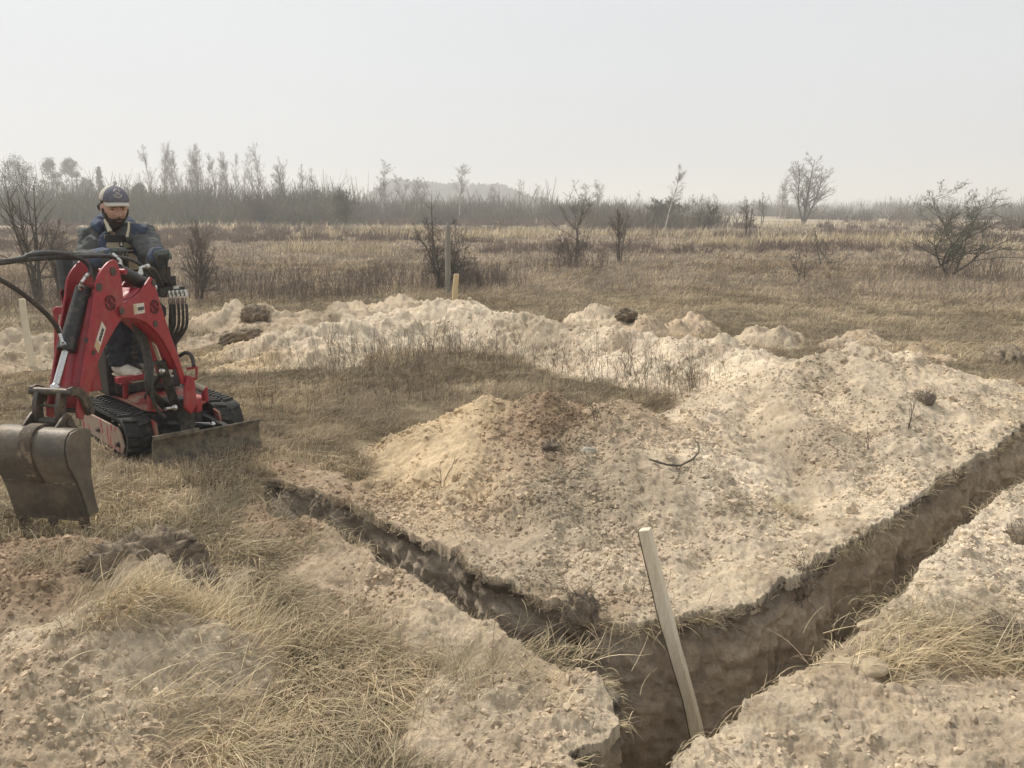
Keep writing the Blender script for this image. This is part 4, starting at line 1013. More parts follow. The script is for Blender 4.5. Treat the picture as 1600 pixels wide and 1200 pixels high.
# trousers, shoes
tr_ = MB()
for s in 'RL':
    tr_.tube([J['hip' + s], J['kn' + s], J['an' + s] + (J['kn' + s] - J['an' + s]) * -0.02], [0.105, 0.084, 0.074], 16); tr_.ball(J['kn' + s], 0.083)
tr_.ball(J['pel'], (0.17, 0.14, 0.12), ax=(cax, cfw, (0, 0, 1)))
fuse(tr_, 'trousers', M_TROUS, MAN, 0.011, 3, 0.03, 10)
for s, toe in (('R', (0.145, -0.10)), ('L', (0.15, -0.09))):
    a = J['an' + s] + np.array([0, 0, -0.035]); t = np.array([toe[0], toe[1], -0.02])
    sm = MB().tube([a - t * 0.35, a, a + t * 0.5, a + t * 1.0, a + t * 1.25], [0.035, 0.047, 0.043, 0.042, 0.028], 14)
    sh_ = fuse(sm, 'shoe', M_SHOE, MAN, 0.007, 3)
    d = V(t).normalized(); u = d.cross(V(0, 0, 1)).normalized()
    part(MB().box(V(a + t * 0.45) - V(0, 0, 0.043), (0.26, 0.086, 0.016), (d, u, u.cross(d))), 'sole', M_BONE, sh_, bevel=0.006)
# gloves: palm, four unequal fingers bent round the lever, thumb off the side
def glove(w, fwd, up, side, thumb):
    w = np.array(w); fwd = np.array(V(fwd).normalized()); side = np.array(V(side).normalized()); up = np.array(V(up).normalized())
    g = MB()
    P = lambda f, s, u: w + fwd * f + side * s + up * u
    g.tube([P(-0.065, 0, 0), P(-0.03, 0, 0), P(0.0, 0, 0)], [0.046, 0.042, 0.034], 12)
    g.ball(P(0.045, 0, 0.0), (0.052, 0.045, 0.021), ax=(fwd, side, up))
    for k, (s, L) in enumerate(((-0.033, 0.072), (-0.011, 0.082), (0.011, 0.078), (0.033, 0.064))):
        k1, k2, k3 = L * 0.42, L * 0.36, L * 0.28
        b = P(0.082, s, 0.006); a1 = b + (fwd * 0.55 - up * 0.75) * k1; a2 = a1 + (fwd * -0.65 - up * 0.75) * k2; a3 = a2 + (fwd * -0.95 + up * 0.25) * k3
        g.tube([P(0.05, s * 0.85, 0.0), b, a1, a2, a3], [0.013, 0.0135, 0.0125, 0.0115, 0.0095], 10)
    g.tube([P(0.02, thumb * 0.035, -0.008), P(0.05, thumb * 0.058, -0.024), P(0.075, thumb * 0.050, -0.042), P(0.088, thumb * 0.03, -0.05)], [0.017, 0.0155, 0.0135, 0.011], 10)
    return fuse(g, 'glove', M_GLOVE, MAN, 0.0045, 1)
glove(J['wrR'], (0.55, -0.55, 0.45), (-0.1, -0.6, 0.75), (0.75, 0.55, 0.0), -1)
glove(J['wrL'], (0.55, -0.70, 0.25), (0.15, -0.3, 0.92), (0.8, 0.62, 0.05), 1)

# ================================================================== STAKES AND POST
M_WOOD = paint('new_sawn_wood', (0.80, 0.71, 0.55), (0.58, 0.49, 0.35), 0.8, 0, 9, 0.6, (6, 6, 0.8), bmp=0.25)
M_WOODY = paint('yellow_sawn_wood', (0.60, 0.47, 0.27), (0.45, 0.34, 0.2), 0.8, 0, 9, 0.6, (6, 6, 0.8), bmp=0.25)
M_WOODB = paint('barky_wood_side', (0.14, 0.105, 0.07), (0.36, 0.28, 0.18), 0.9, 0, 14, 0.6, (4, 4, 0.8), bmp=0.5)
M_OLD = paint('weathered_post', (0.27, 0.245, 0.2), (0.38, 0.34, 0.28), 0.9, 0, 10, 0.6, (5, 5, 0.7), bmp=0.4)
def stake(name, top, bot, w, d, yaw, mat, label, cat, group=None, point=0.0, side=None):
    top, bot = V(top), V(bot); ax = (top - bot).normalized(); L = (top - bot).length
    u = V(math.cos(yaw), math.sin(yaw), 0); u = (u - ax * u.dot(ax)).normalized(); v = ax.cross(u)
    root = empty(name, bot, label, cat, group)
    rows = []
    n = 14
    for i in range(n + 1):
        t = i / n; k = 1 + 0.05 * math.sin(t * 9 + w * 50) + 0.03 * math.sin(t * 23)
        wob = u * (0.004 * math.sin(t * 7)) + v * (0.003 * math.sin(t * 11))
        kk = k if i < n or not point else 0.15
        rows.append([bot + ax * (L * t) + wob + u * (a * w / 2 * kk) + v * (b * d / 2 * kk) for a, b in ((-1, -1), (1, -1), (1, 1), (-1, 1))])
    if point: rows.insert(n, [bot + ax * (L - point) + u * (a * w / 2) + v * (b * d / 2) for a, b in ((-1, -1), (1, -1), (1, 1), (-1, 1))]); rows.pop(n - 1)
    m = MB().grid(rows, close=True); k = len(rows)
    m.f += [(0, 3, 2, 1), tuple((k - 1) * 4 + q for q in (0, 1, 2, 3))]
    part(m, 'shaft', mat, root, bevel=0.003)
    if side is not None:
        part(MB().grid([[r_[0] - u * 0.003 + v * d * .08, r_[3] - u * 0.003 - v * d * .08] for r_ in rows]), 'bark_side', side, root, solid=0.004)
    return root
stk = stake('wooden_stake', at_y(1007, 826, 2.93), at_y(1092, 1158, 2.86), 0.046, 0.036, R(-28), M_WOOD, 'long pale wooden stake leaning in the corner of the trench, bark on one side', 'stake', side=M_WOODB)
for py in (908, 913):
    t = (py - 826) / (1158 - 826); a = at_y(1007 + (1092 - 1007) * t - 2, py + 4, 2.905); b = at_y(1007 + (1092 - 1007) * t + 14, py, 2.893)
gz_ = lambda x, y: H1(x, y)
p = at_z(50, 574, 0); stake('wooden_stake', at_y(34, 467, 8.45), (p[0], p[1], gz_(p[0], p[1]) - 0.1), 0.062, 0.03, R(10), M_WOOD, 'pale wooden stake in the ground at the far left beside the excavator', 'stake')
p = at_y(708, 474, 10.6); stake('wooden_stake', at_y(713, 428, 10.6), p - np.array([0, 0, .25]), 0.062, 0.05, R(15), M_WOODY, 'yellow wooden stake standing on the crest of the far sand ridge', 'stake')
p = at_y(699, 452, 16.4); stake('wooden_post', at_y(700, 345, 16.4), (p[0], p[1], gz_(p[0], p[1]) - 0.15), 0.085, 0.08, R(30), M_OLD, 'grey weathered wooden post with pointed top beside a bare shrub', 'post', point=0.12)

# ================================================================== SHRUBS AND TREES
def unit(a): return a / (np.linalg.norm(a, axis=-1, keepdims=True) + 1e-9)
class Grow:
    """stems, boughs and twigs; every level is a batch of bent, tapering rods"""
    def __init__(s, seed): s.g = np.random.default_rng(seed); s.lev = []
    def rods(s, base, d, L, r0, r1, n, wob, up, lean=(0, 0, 0)):
        K = len(base); P = np.zeros((K, n + 1, 3)); P[:, 0] = base; d = unit(d)
        for i in range(n):
            d = unit(d + wob * s.g.normal(size=(K, 3)) + np.array([0, 0, up]) + np.array(lean))
            P[:, i + 1] = P[:, i] + d * (L / n)[:, None]
        r = r0[:, None] * (1 - np.linspace(0, 1, n + 1)) + r1[:, None] * np.linspace(0, 1, n + 1)
        s.lev.append((P, r, L)); return s
    def child(s, m, t0, t1, ang, ratio, wob, up, n, rk=0.55, minr=0.003, lean=(0, 0, 0), taper=0.6, src=-1):
        P, r, L = s.lev[src]; K, nn = P.shape[0], P.shape[1] - 1
        k = np.repeat(np.arange(K), m); t = s.g.uniform(t0, t1, len(k)) * nn
        i = np.minimum(t.astype(int), nn - 1); f = (t - i)[:, None]
        b = P[k, i] * (1 - f) + P[k, i + 1] * f; tan = unit(P[k, i + 1] - P[k, i])
        rv = s.g.normal(size=(len(k), 3)); pe = unit(rv - tan * np.sum(rv * tan, 1, keepdims=True))
        a = np.radians(ang + s.g.normal(size=len(k)) * ang * 0.25)[:, None]
        d = tan * np.cos(a) + pe * np.sin(a)
        Lc = L[k] * ratio * (1 - taper * (t / nn)) * s.g.uniform(0.6, 1.25, len(k))
        rc = np.maximum(r[k, i] * rk, minr)
        return s.rods(b, d, Lc, rc, np.full(len(k), minr * 0.8), n, wob, up, lean)
def rods_mesh(levs, sides):
    Vs, Qs, off = [], [], 0
    for P, r, _ in levs:
        K, n1 = P.shape[:2]
        ax = unit(P[:, -1] - P[:, 0]); ref = np.where(np.abs(ax[:, 2:3]) < 0.9, np.array([[0, 0, 1.0]]), np.array([[1.0, 0, 0]]))
        u = unit(np.cross(ax, ref)); w = np.cross(ax, u)
        a = 2 * np.pi * np.arange(sides) / sides
        ring = u[:, None, None] * np.cos(a)[None, None, :, None] + w[:, None, None] * np.sin(a)[None, None, :, None]
        X = P[:, :, None] + ring * r[:, :, None, None]
        Vs.append(X.reshape(-1, 3))
        k, i, j = np.meshgrid(np.arange(K), np.arange(n1 - 1), np.arange(sides), indexing='ij'); jn = (j + 1) % sides
        q = np.stack([(k * n1 + i) * sides + j, (k * n1 + i) * sides + jn, (k * n1 + i + 1) * sides + jn, (k * n1 + i + 1) * sides + j], -1).reshape(-1, 4) + off
        Qs.append(q); off += X.size // 3
    return np.concatenate(Vs), np.concatenate(Qs)
M_BARK = paint('grey_brown_bark', (0.085, 0.07, 0.055), (0.15, 0.135, 0.105), 0.95, 0, 20, 0.6, bmp=0.4)
M_LICH = paint('lichened_bark', (0.085, 0.075, 0.058), (0.17, 0.17, 0.125), 0.95, 0, 14, 0.7, bmp=0.4)
M_TWIG = paint('twigs', (0.14, 0.112, 0.09), (0.2, 0.165, 0.135), 0.95, 0, 20, 0.5, bmp=0)
M_TWIGG = paint('grey_green_twigs', (0.125, 0.12, 0.082), (0.17, 0.16, 0.11), 0.95, 0, 9, 0.6, bmp=0)
M_BIRCH = paint('birch_bark', (0.62, 0.58, 0.52), (0.10, 0.085, 0.075), 0.9, 0, 3.0, 0.8, (2, 2, 1.2), bmp=0, lo=0.54, hi=0.6)
M_BTWIG = paint('birch_twigs', (0.28, 0.235, 0.205), (0.34, 0.29, 0.26), 0.95, 0, 9, 0.5, bmp=0)
M_NEEDLE = paint('evergreen_foliage', (0.045, 0.058, 0.032), (0.075, 0.085, 0.045), 0.95, 0, 3, 0.6, bmp=0)
M_HAZYF = paint('early_spring_foliage', (0.12, 0.125, 0.07), (0.17, 0.165, 0.10), 0.95, 0, 1.2, 0.7, bmp=0)
def plant(name, base, label, cat, group, wood, twig, mw, mt, sides=(7, 4), twig_name='branches', trunk_name='trunk'):
    root = empty(name, V(base), label, cat, group)
    v, q = rods_mesh(wood, sides[0]); mesh_np(trunk_name, v, q, mw, root)
    v, q = rods_mesh(twig, sides[1]); mesh_np(twig_name, v, q, mt, root)
    return root
def ground_pt(px, py):
    p = at_z(px, py, 0.0); return np.array([p[0], p[1], H1(p[0], p[1]) - 0.03])
def bush(px, py, top, wpx, seed, label, stems=4, spread=32, name='bare_shrub', cat='shrub', dens=1.0, mw=None, mt=None, gnarl=0.16, group=None, lean=(0, 0, 0), base=None, boughs=9, sub=8, upness=0.06):
    b = ground_pt(px, py) if base is None else np.array(base)
    y = b[1]; H_ = (py - top) / FPX * y * 1.02; Wd = wpx / FPX * y
    g = Grow(seed); rg = g.g; mr = max(0.0020, y * 0.00014)
    a = rg.uniform(0, 6.28, stems); sp = np.radians(spread) * rg.uniform(0.35, 1.0, stems)
    d = np.stack([np.sin(sp) * np.cos(a), np.sin(sp) * np.sin(a), np.cos(sp)], 1)
    g.rods(rg.normal(size=(stems, 3)) * np.array([0.07, 0.07, 0]), d, H_ * rg.uniform(0.75, 1.0, stems), np.full(stems, max(0.0125 * H_, mr * 1.5)) * rg.uniform(0.7, 1.2, stems), np.full(stems, mr), 9, gnarl * .8, upness, lean)
    g.child(int(boughs), 0.18, 1.0, 48, 0.62, gnarl, upness, 7, 0.6, mr * 1.2, lean)
    # fit to the width and height seen, then let the twigs grow
    allz = np.concatenate([l[0].reshape(-1, 3) for l in g.lev]); kz = 0.90 * H_ / np.quantile(allz[:, 2], 0.9985); kx = Wd * 0.84 / np.ptp(np.quantile(allz[:, 0], [0.01, 0.99]))
    xm = np.mean(np.quantile(allz[:, 0], [0.02, 0.98])); zt = np.quantile(allz[:, 2], 0.8)
    for P, r, L in g.lev:
        P[..., 0] -= xm * np.clip(P[..., 2] / zt, 0, 1); P[..., 2] *= kz; P[..., 0] *= kx; P[..., 1] *= kx
    g.lev = [(P, r, L * min(1.0, 0.5 * (kx + kz))) for P, r, L in g.lev]
    g.child(int(sub * dens), 0.15, 1.0, 50, 0.5, gnarl, upness * 1.5, 5, 0.6, mr, lean)
    g.child(int(5 * dens), 0.2, 1.0, 55, 0.45, 0.15, 0.05, 3, 0.6, mr * 0.9, lean)
    return plant(name, b, label, cat, group, g.lev[:2], g.lev[2:], mw or M_BARK, mt or M_TWIG)
bush(1484, 432, 276, 186, 11, 'large spreading bare thorn tree with crooked boughs, far right of the field', 6, 46, 'thorn_tree', 'tree', 1.1, M_LICH, M_TWIGG, 0.18, boughs=13, sub=10, upness=0.06)
bush(690, 452, 332, 102, 12, 'dense dark bare shrub behind the grey pointed post', 9, 46, dens=1.0, gnarl=0.26, boughs=11, upness=0.03)
bush(897, 416, 278, 86, 13, 'bare young tree with one upright stem and open forked top, right of centre', 1, 4, 'bare_tree', 'tree', 0.8, gnarl=0.15, boughs=20, sub=7)
bush(893, 416, 356, 56, 14, 'low twiggy shrub at the foot of the bare young tree', 7, 40, gnarl=0.2)
bush(968, 409, 312, 38, 15, 'narrow ragged shrub right of the bare young tree', 5, 14, dens=0.8, gnarl=0.18)
bush(1248, 441, 384, 42, 16, 'small bare sapling in open grass left of the thorn tree', 2, 12, 'bare_sapling', 'sapling', 0.8, boughs=10)
bush(1292, 414, 352, 64, 17, 'sparse crooked shrub behind the small bare sapling', 4, 34, dens=0.6, gnarl=0.24, boughs=6)
bush(60, 474, 236, 120, 18, 'tall thin bare sapling thicket with long upright shoots at the left edge', 5, 11, 'tall_shrub', 'shrub', 0.7, gnarl=0.12, boughs=9, sub=5, upness=0.10)
bush(95, 470, 330, 80, 28, 'shorter twiggy shrub close behind the man', 6, 30, dens=1.2, gnarl=0.18)
bush(312, 470, 334, 66, 19, 'thin brown bare shrub right of the valve hoses', 6, 20, dens=1.2, gnarl=0.16, boughs=11)
bush(540, 359, 291, 50, 20, 'dense rounded olive grey shrub in the mid field left of centre', 6, 36, dens=1.6, mt=M_TWIGG)
bush(1102, 367, 312, 46, 21, 'bushy bare shrub with a thick base in the mid field right of the leaning birch', 5, 36, dens=1.3, mt=M_TWIGG)
bush(1166, 378, 306, 26, 22, 'slim bare shrub with an upright shoot in the mid field', 3, 14, dens=1.0)
bush(1038, 357, 306, 66, 23, 'wide dark olive shrub around the foot of the leaning birch', 9, 50, dens=1.9, mt=M_TWIGG, mw=M_LICH)
bush(412, 356, 300, 58, 24, 'dark low shrub below the white birch stems at the left', 8, 46, dens=1.8)
bush(462, 350, 296, 78, 25, 'broad grey green shrub below the pointed far trees', 9, 52, dens=1.9, mt=M_TWIGG)
bush(675, 420, 268, 34, 26, 'very thin lone shoot rising out of the shrub behind the post', 1, 4, 'bare_sapling', 'sapling', 0.3, boughs=4, sub=3)
bush(1190, 352, 296, 22, 29, 'thin upright dead sapling before the large far tree', 2, 10, 'bare_sapling', 'sapling', 0.7)

# birches, poplars and others, 60 to 130 m away
def far_tree(seed, kind):
    """a 10 m tree at the origin; copies are scaled"""
    g = Grow(seed); rg = g.g; mr = 0.010
    lean = (0.012, 0, 0)
    if kind == 'birch':
        g.rods(np.zeros((1, 3)), np.array([[0.03, 0, 1.0]]), np.array([10.0]), np.array([0.10]), np.array([0.02]), 12, 0.03, 0.02, lean)
        g.child(36, 0.2, 0.98, 32, 0.27, 0.06, 0.05, 5, 0.4, mr * 1.3, lean, 0.55)
        g.child(7, 0.2, 1.0, 34, 0.55, 0.08, 0.02, 4, 0.6, mr, lean)
        g.child(4, 0.2, 1.0, 42, 0.6, 0.09, -0.02, 3, 0.6, mr * .8, lean)
        return [g.lev[0]], g.lev[1:]
    if kind == 'spread':
        g.rods(np.zeros((3, 3)), np.array([[0.03, 0, 1.0], [-0.14, 0.1, 1], [0.3, -0.1, 1]]), np.array([10.0, 8.6, 8.2]), np.array([0.14, 0.11, 0.10]), np.full(3, 0.02), 12, 0.03, 0.03)
        g.child(26, 0.18, 0.98, 40, 0.42, 0.06, 0.05, 6, 0.5, mr * 1.3)
        g.child(8, 0.2, 1.0, 34, 0.5, 0.08, 0.03, 4, 0.6, mr)
        g.child(6, 0.2, 1.0, 40, 0.6, 0.08, 0.02, 3, 0.6, mr * .85)
        return g.lev[:2], g.lev[2:]
    g.rods(np.zeros((1, 3)), np.array([[0.0, 0, 1.0]]), np.array([10.0]), np.array([0.12]), np.array([0.02]), 12, 0.015, 0.03)
    g.child(70, 0.12, 0.98, 60, 0.26, 0.05, 0.05, 5, 0.45, mr * 1.3, (0, 0, 0), 0.85)
    g.child(7, 0.1, 1.0, 45, 0.5, 0.08, 0.0, 3, 0.6, mr)
    g.child(3, 0.1, 1.0, 45, 0.5, 0.08, 0.0, 2, 0.6, mr * .9)
    return [g.lev[0]], g.lev[1:]
PROTO = {}
def proto(kind, k):
    key = (kind, k)
    if key not in PROTO:
        w, t = far_tree(500 + 7 * k + len(kind), kind)
        v, q = rods_mesh(w, 6); a = mesh_np('trunk', v, q, M_BIRCH if kind == 'birch' else M_BARK)
        v, q = rods_mesh(t, 3); b = mesh_np('crown', v, q, M_BTWIG if kind != 'cone' else M_TWIGG)
        PROTO[key] = [a.data, b.data]; bpy.data.objects.remove(a); bpy.data.objects.remove(b)
    return PROTO[key]
def far(px, top, y, kind, k, label, name, group=None, wide=1.0, rot=None, lean=0.0, cat='tree'):
    x = (px - 800) / FPX * y * 1.0 * CP; z = H1(x, y) - 0.1
    Ht = at_y(px, top, y)[2] - z
    root = empty(name, (x, y, z), label, cat, group)
    root.scale = (Ht / 10 * wide, Ht / 10 * wide, Ht / 10); root.rotation_euler = (0, lean, (px * 1.7) % 6.28 if rot is None else rot)
    for nm, me in zip(('trunk', 'crown'), proto(kind, k)):
        c = bpy.data.objects.new(nm, me); COL.objects.link(c); c.parent = root
    return root
rf = random.Random(9)
GB = 'birches in the far clump left of centre'; LB = 'thin bare birch in the tall hazy clump behind and right of the man'
for i, (px, top) in enumerate(((243, 232), (252, 228), (262, 229), (271, 238), (279, 234), (287, 240), (293, 230), (300, 236), (307, 229), (313, 238), (322, 247), (331, 252), (339, 243), (347, 240), (356, 247), (364, 241), (371, 245), (384, 262))):
    far(px, top + 2, rf.uniform(92, 118), 'birch', i % 5, LB, 'birch_tree', GB, rf.uniform(0.8, 1.15), lean=rf.uniform(-0.02, 0.05))
far(401, 246, 96, 'birch', 1, 'shorter slender birch just left of the tallest birch', 'birch_tree', 'tall birches left of the twin pointed trees', 0.9)
far(408, 229, 88, 'birch', 2, 'tallest slender birch with white stems left of the twin pointed trees', 'birch_tree', 'tall birches left of the twin pointed trees', 0.95)
far(441, 250, 100, 'spread', 0, 'small round topped bare tree left of the twin pointed trees', 'bare_tree', wide=0.8)
far(474, 255, 105, 'cone', 0, 'darker of the twin pointed trees at left of centre', 'pointed_tree', 'twin pointed trees', 1.0)
far(489, 262, 110, 'cone', 1, 'paler of the twin pointed trees at left of centre', 'pointed_tree', 'twin pointed trees', 0.9)
far(597, 254, 92, 'birch', 3, 'tall oval birch at the left end of the wooded hill', 'birch_tree', wide=1.5, rot=0)
for i, (px, top) in enumerate(((629, 284), (634, 277), (647, 281), (655, 280), (661, 283))):
    far(px, top, rf.uniform(84, 96), 'birch', i % 5, 'white stemmed birch in the low group before the wooded hill', 'birch_tree', 'low birch group before the hill', 1.3)
far(717, 256, 84, 'birch', 4, 'tall oval birch with a forked white trunk standing before the wooded hill', 'birch_tree', wide=1.35, rot=0.4)
far(1039, 263, 56, 'birch', 0, 'leaning birch with a bright white trunk right of centre', 'birch_tree', wide=1.25, rot=0.0, lean=0.10)
far(1257, 249, 84, 'spread', 1, 'largest wide bare tree rising above the right horizon', 'bare_tree', wide=1.55, rot=0.2)
far(1219, 274, 92, 'birch', 2, 'faint thin birch at the left of the largest wide bare tree', 'birch_tree', wide=1.0)
far(1228, 285, 92, 'birch', 3, 'small thin tree between the faint birch and the largest wide tree', 'birch_tree', wide=1.2)
for i, (px, top, y) in enumerate(((775, 290, 140), (822, 284, 150), (838, 290, 150), (851, 296, 150), (918, 286, 110), (934, 284, 112), (928, 292, 108))):
    far(px, top, y, 'birch', i % 5, 'faint thin tree in the haze between the hill and the bare young tree', 'hazy_tree', 'faint trees right of the hill', 1.5)
for i, (px, top, y) in enumerate(((1003, 300, 150), (1082, 303, 120), (1096, 302, 110), (1122, 305, 120), (1108, 306, 115), (1163, 306, 130), (1180, 312, 130), (1345, 314, 150), (1366, 318, 170), (1392, 309, 140), (1407, 308, 140), (1330, 318, 160), (1580, 322, 150))):
    far(px, top, y, 'cone' if i % 3 else 'birch', i % 2, 'small faint tree on the hazy right horizon', 'hazy_tree', 'faint trees on the right horizon', 1.4)

# leafy hazy trees behind the man
def leaf_cloud(rg, centers, radii, n, size):
    c = np.repeat(np.array(centers), n, 0); r = np.repeat(np.array(radii), n, 0)
    d = unit(rg.normal(size=(len(c), 3))) * (rg.uniform(0, 1, (len(c), 1)) ** 0.45)
    p = c + d * r; a = unit(rg.normal(size=(len(c), 3))); b = unit(np.cross(a, rg.normal(size=(len(c), 3))))
    s = size * rg.uniform(0.5, 1.3, (len(c), 1))
    X = np.stack([p - a * s - b * s * .5, p + a * s * .2 - b * s * .7, p + a * s + b * s * .5, p - a * s * .2 + b * s * .7], 1).reshape(-1, 3)
    return X, np.arange(len(X)).reshape(-1, 4)
def leafy(px, top, y, wpx, seed, label, name='leafy_tree', group=None, cone=False, mat=None, low=0.06):
    rg = np.random.default_rng(seed)
    x = (px - 800) / FPX * y * CP; z = H1(x, y) - 0.1; Ht = at_y(px, top, y)[2] - z; W = wpx / FPX * y / 2
    root = empty(name, (x, y, z), label, 'tree', group)
    part(MB().tube([V(x, y, z), V(x + .05, y, z + Ht * .5), V(x, y, z + Ht * .95)], [0.16, 0.11, 0.03], 7), 'trunk', M_BARK, root)
    cs, rs = [], []
    for i in range(80):
        t = rg.uniform(low, 0.97); prof = (1 - t) * 1.15 if cone else math.sin(math.pi * min(1, (t - low) / (1 - low) * 0.62 + 0.36)) ** 0.8 
        a = rg.uniform(0, 6.28); q = W * prof * rg.uniform(0.25, 0.85)
        cs.append((q * math.cos(a), q * math.sin(a), t * Ht)); s = W * 0.30 * rg.uniform(0.6, 1.2); rs.append((s, s, s * 0.8))
    v, q = leaf_cloud(rg, cs, rs, 70, 0.11)
    mesh_np('crown', v, q, mat or M_HAZYF, root, smooth_sh=False)
leafy(35, 244, 150, 90, 1, 'broad round hazy tree nearest the left edge, behind the tall sapling shoots'); leafy(-18, 258, 145, 90, 2, 'hazy leafy tree cut by the left edge of the photo')
leafy(85, 247, 160, 46, 3, 'pale hazy tree second from the left, narrow and pointed'); leafy(117, 247, 160, 52, 4, 'pale hazy tree with a rounded top left of the cap')
leafy(160, 260, 165, 28, 5, 'small dark conical hazy tree just above the cap', cone=True); leafy(184, 283, 165, 18, 6, 'smallest conical hazy tree right above the cap', cone=True)
leafy(140, 279, 160, 44, 7, 'low round hazy bush tree left of the conical one'); leafy(222, 288, 120, 40, 8, 'low round olive bush tree right of the cap')

# ================================================================== SCRUB, WOODED HILL
def strips(rg, P, n, hmin, hmax, w, fan, up=1.0):
    """fans of thin upright twigs at the points P"""
    b = np.repeat(P, n, 0); K = len(b)
    b = b + np.c_[rg.normal(size=(K, 2)) * fan * 0.35, np.zeros(K)]
    L = rg.uniform(hmin, hmax, K); d = unit(np.c_[rg.normal(size=(K, 2)) * fan * 0.55, np.full(K, up)])
    return b, d, L
mix_c = lambda a, b, t: np.array(a) * (1 - t) + np.array(b) * t
M_SCRUB = tinted('scrub_twigs', 0.95, 0.05, 0.15, 0.6)
rg = np.random.default_rng(77)
def scrub(name, N, y0, y1, bush_h, col0, col1, seed, thr, nst=46, xw=1.0, freq=0.05, box=None):
    rg = np.random.default_rng(seed)
    y = np.exp(rg.uniform(math.log(y0), math.log(y1), N * 3)); x = rg.uniform(-xw, xw, N * 3) * y
    if box: x = (rg.uniform(box[0], box[1], N * 3) - 800) / FPX * y
    keep = fbm(x * freq, y * freq * 0.6, 3, seed) > thr
    x, y = x[keep][:N], y[keep][:N]; z = terrain(x, y) - 0.05
    hh = bush_h * rg.uniform(0.3, 1.0, len(x)) * (1 + 0.7 * (rg.uniform(0, 1, len(x)) ** 6)) * (0.7 + 0.6 * smooth(y0, y1, y))
    K = len(x) * nst; bi = np.repeat(np.arange(len(x)), nst)
    b = np.c_[x, y, z][bi] + np.c_[rg.normal(size=(K, 2)) * (hh[bi] * 0.30)[:, None], np.zeros(K)]
    d = unit(np.c_[rg.normal(size=(K, 2)) * 0.36, np.ones(K)])
    L = hh[bi] * rg.uniform(0.25, 1.0, K); wd = (0.00032 * y[bi]) * rg.uniform(0.7, 1.6, K)
    sd = unit(np.c_[rg.normal(size=(K, 2)), np.zeros(K)])
    m = b + d * (L * .55)[:, None] + rg.normal(size=(K, 3)) * 0.03 * L[:, None]
    t = m + unit(d + 0.35 * rg.normal(size=(K, 3)))* (L * .5)[:, None]
    X = np.stack([b - sd * wd[:, None], b + sd * wd[:, None], m - sd * wd[:, None], m + sd * wd[:, None], t - sd * wd[:, None] * .4, t + sd * wd[:, None] * .4], 1)
    i = np.arange(K)[:, None] * 6
    Q = np.concatenate([i + np.array([0, 1, 3, 2]), i + np.array([2, 3, 5, 4])])
    ct = np.clip(rg.uniform(0, 1, len(x)) + 0.0, 0, 1)[bi][:, None] * 0.7 + rg.uniform(0, .3, (K, 1))
    c = np.array(col0) * (1 - ct) + np.array(col1) * ct
    o = mesh_np(name, X.reshape(-1, 3), Q, M_SCRUB, tint=np.repeat(c, 6, 0), smooth_sh=False)
    return o
tag(scrub('scrub', 1900, 62, 240, 2.7, (0.125, 0.10, 0.082), (0.2, 0.175, 0.115), 31, 0.24), 'brown and grey bare scrub filling the far side of the field', 'scrub', kind='stuff')
tag(scrub('thicket', 760, 72, 105, 3.9, (0.115, 0.095, 0.075), (0.18, 0.175, 0.11), 37, -0.2, 110, freq=0.12, box=(-420, 535)), 'tall grey brown thicket at the foot of the birches on the left', 'thicket', kind='stuff')
tag(scrub('thicket', 280, 80, 120, 2.9, (0.15, 0.125, 0.10), (0.21, 0.185, 0.14), 38, 0.0, 90, freq=0.12, box=(560, 980)), 'brown thicket before the wooded hill', 'thicket', kind='stuff')
tag(scrub('far_wood', 2300, 220, 700, 5.6, (0.13, 0.12, 0.10), (0.18, 0.165, 0.125), 33, 0.16, 26), 'hazy low wood along the whole horizon', 'wood', kind='stuff')
tag(scrub('low_heath', 1900, 30, 90, 0.7, (0.18, 0.135, 0.105), (0.25, 0.19, 0.145), 35, 0.12, 44, 0.98, 0.09), 'patches of low reddish brown heath across the middle of the field', 'heath', kind='stuff')
# the wooded hill
hx0, hx1, hy = (585 - 800) / FPX * 430, (830 - 800) / FPX * 430, 430.0
def hill_h(x): t = (x - hx0) / (hx1 - hx0); return 9.8 * smooth(-0.02, 0.16, t) * smooth(1.06, 0.78, t) * (1 - 0.38 * t + 0.06 * math.sin(9 * t)) + 0.4
rows = []
for yy in np.linspace(hy - 45, hy + 70, 20):
    k = math.cos(max(-1, min(1, (yy - hy - 10) / 75)) * math.pi / 2)
    rows.append([V(x_, yy, hill_h(x_) * k - 0.4) for x_ in np.linspace(hx0 - 12, hx1 + 12, 60)])
M_HILL = tinted('hill_soil', 0.95, 0.05, 0.2, 0.3)
hl = MB().grid(rows).build('hill', M_HILL); tag(hl, kind='structure')
at = hl.data.attributes.new('tint', 'FLOAT_COLOR', 'POINT'); at.data.foreach_set('color', [0.11, 0.105, 0.075, 1] * len(hl.data.vertices))
rg = np.random.default_rng(5); cs, rs = [], []
for i in range(900):
    x_ = rg.uniform(hx0 - 6, hx1 + 6); yy = rg.uniform(hy - 40, hy + 30); k = math.cos(max(-1, min(1, (yy - hy - 10) / 75)) * math.pi / 2)
    zb = hill_h(x_) * k; h_ = rg.uniform(3, 6.2)
    for j in range(3): cs.append((x_, yy, zb + h_ * (0.35 + 0.26 * j))); s_ = (1.5 - 0.42 * j) * rg.uniform(0.7, 1.2); rs.append((s_, s_, h_ * 0.2))
v, q = leaf_cloud(rg, cs, rs, 16, 0.75)
o = mesh_np('wood', v, q, M_NEEDLE, smooth_sh=False); tag(o, 'dark hazy pine wood covering the low hill at the horizon', 'wood', kind='stuff')

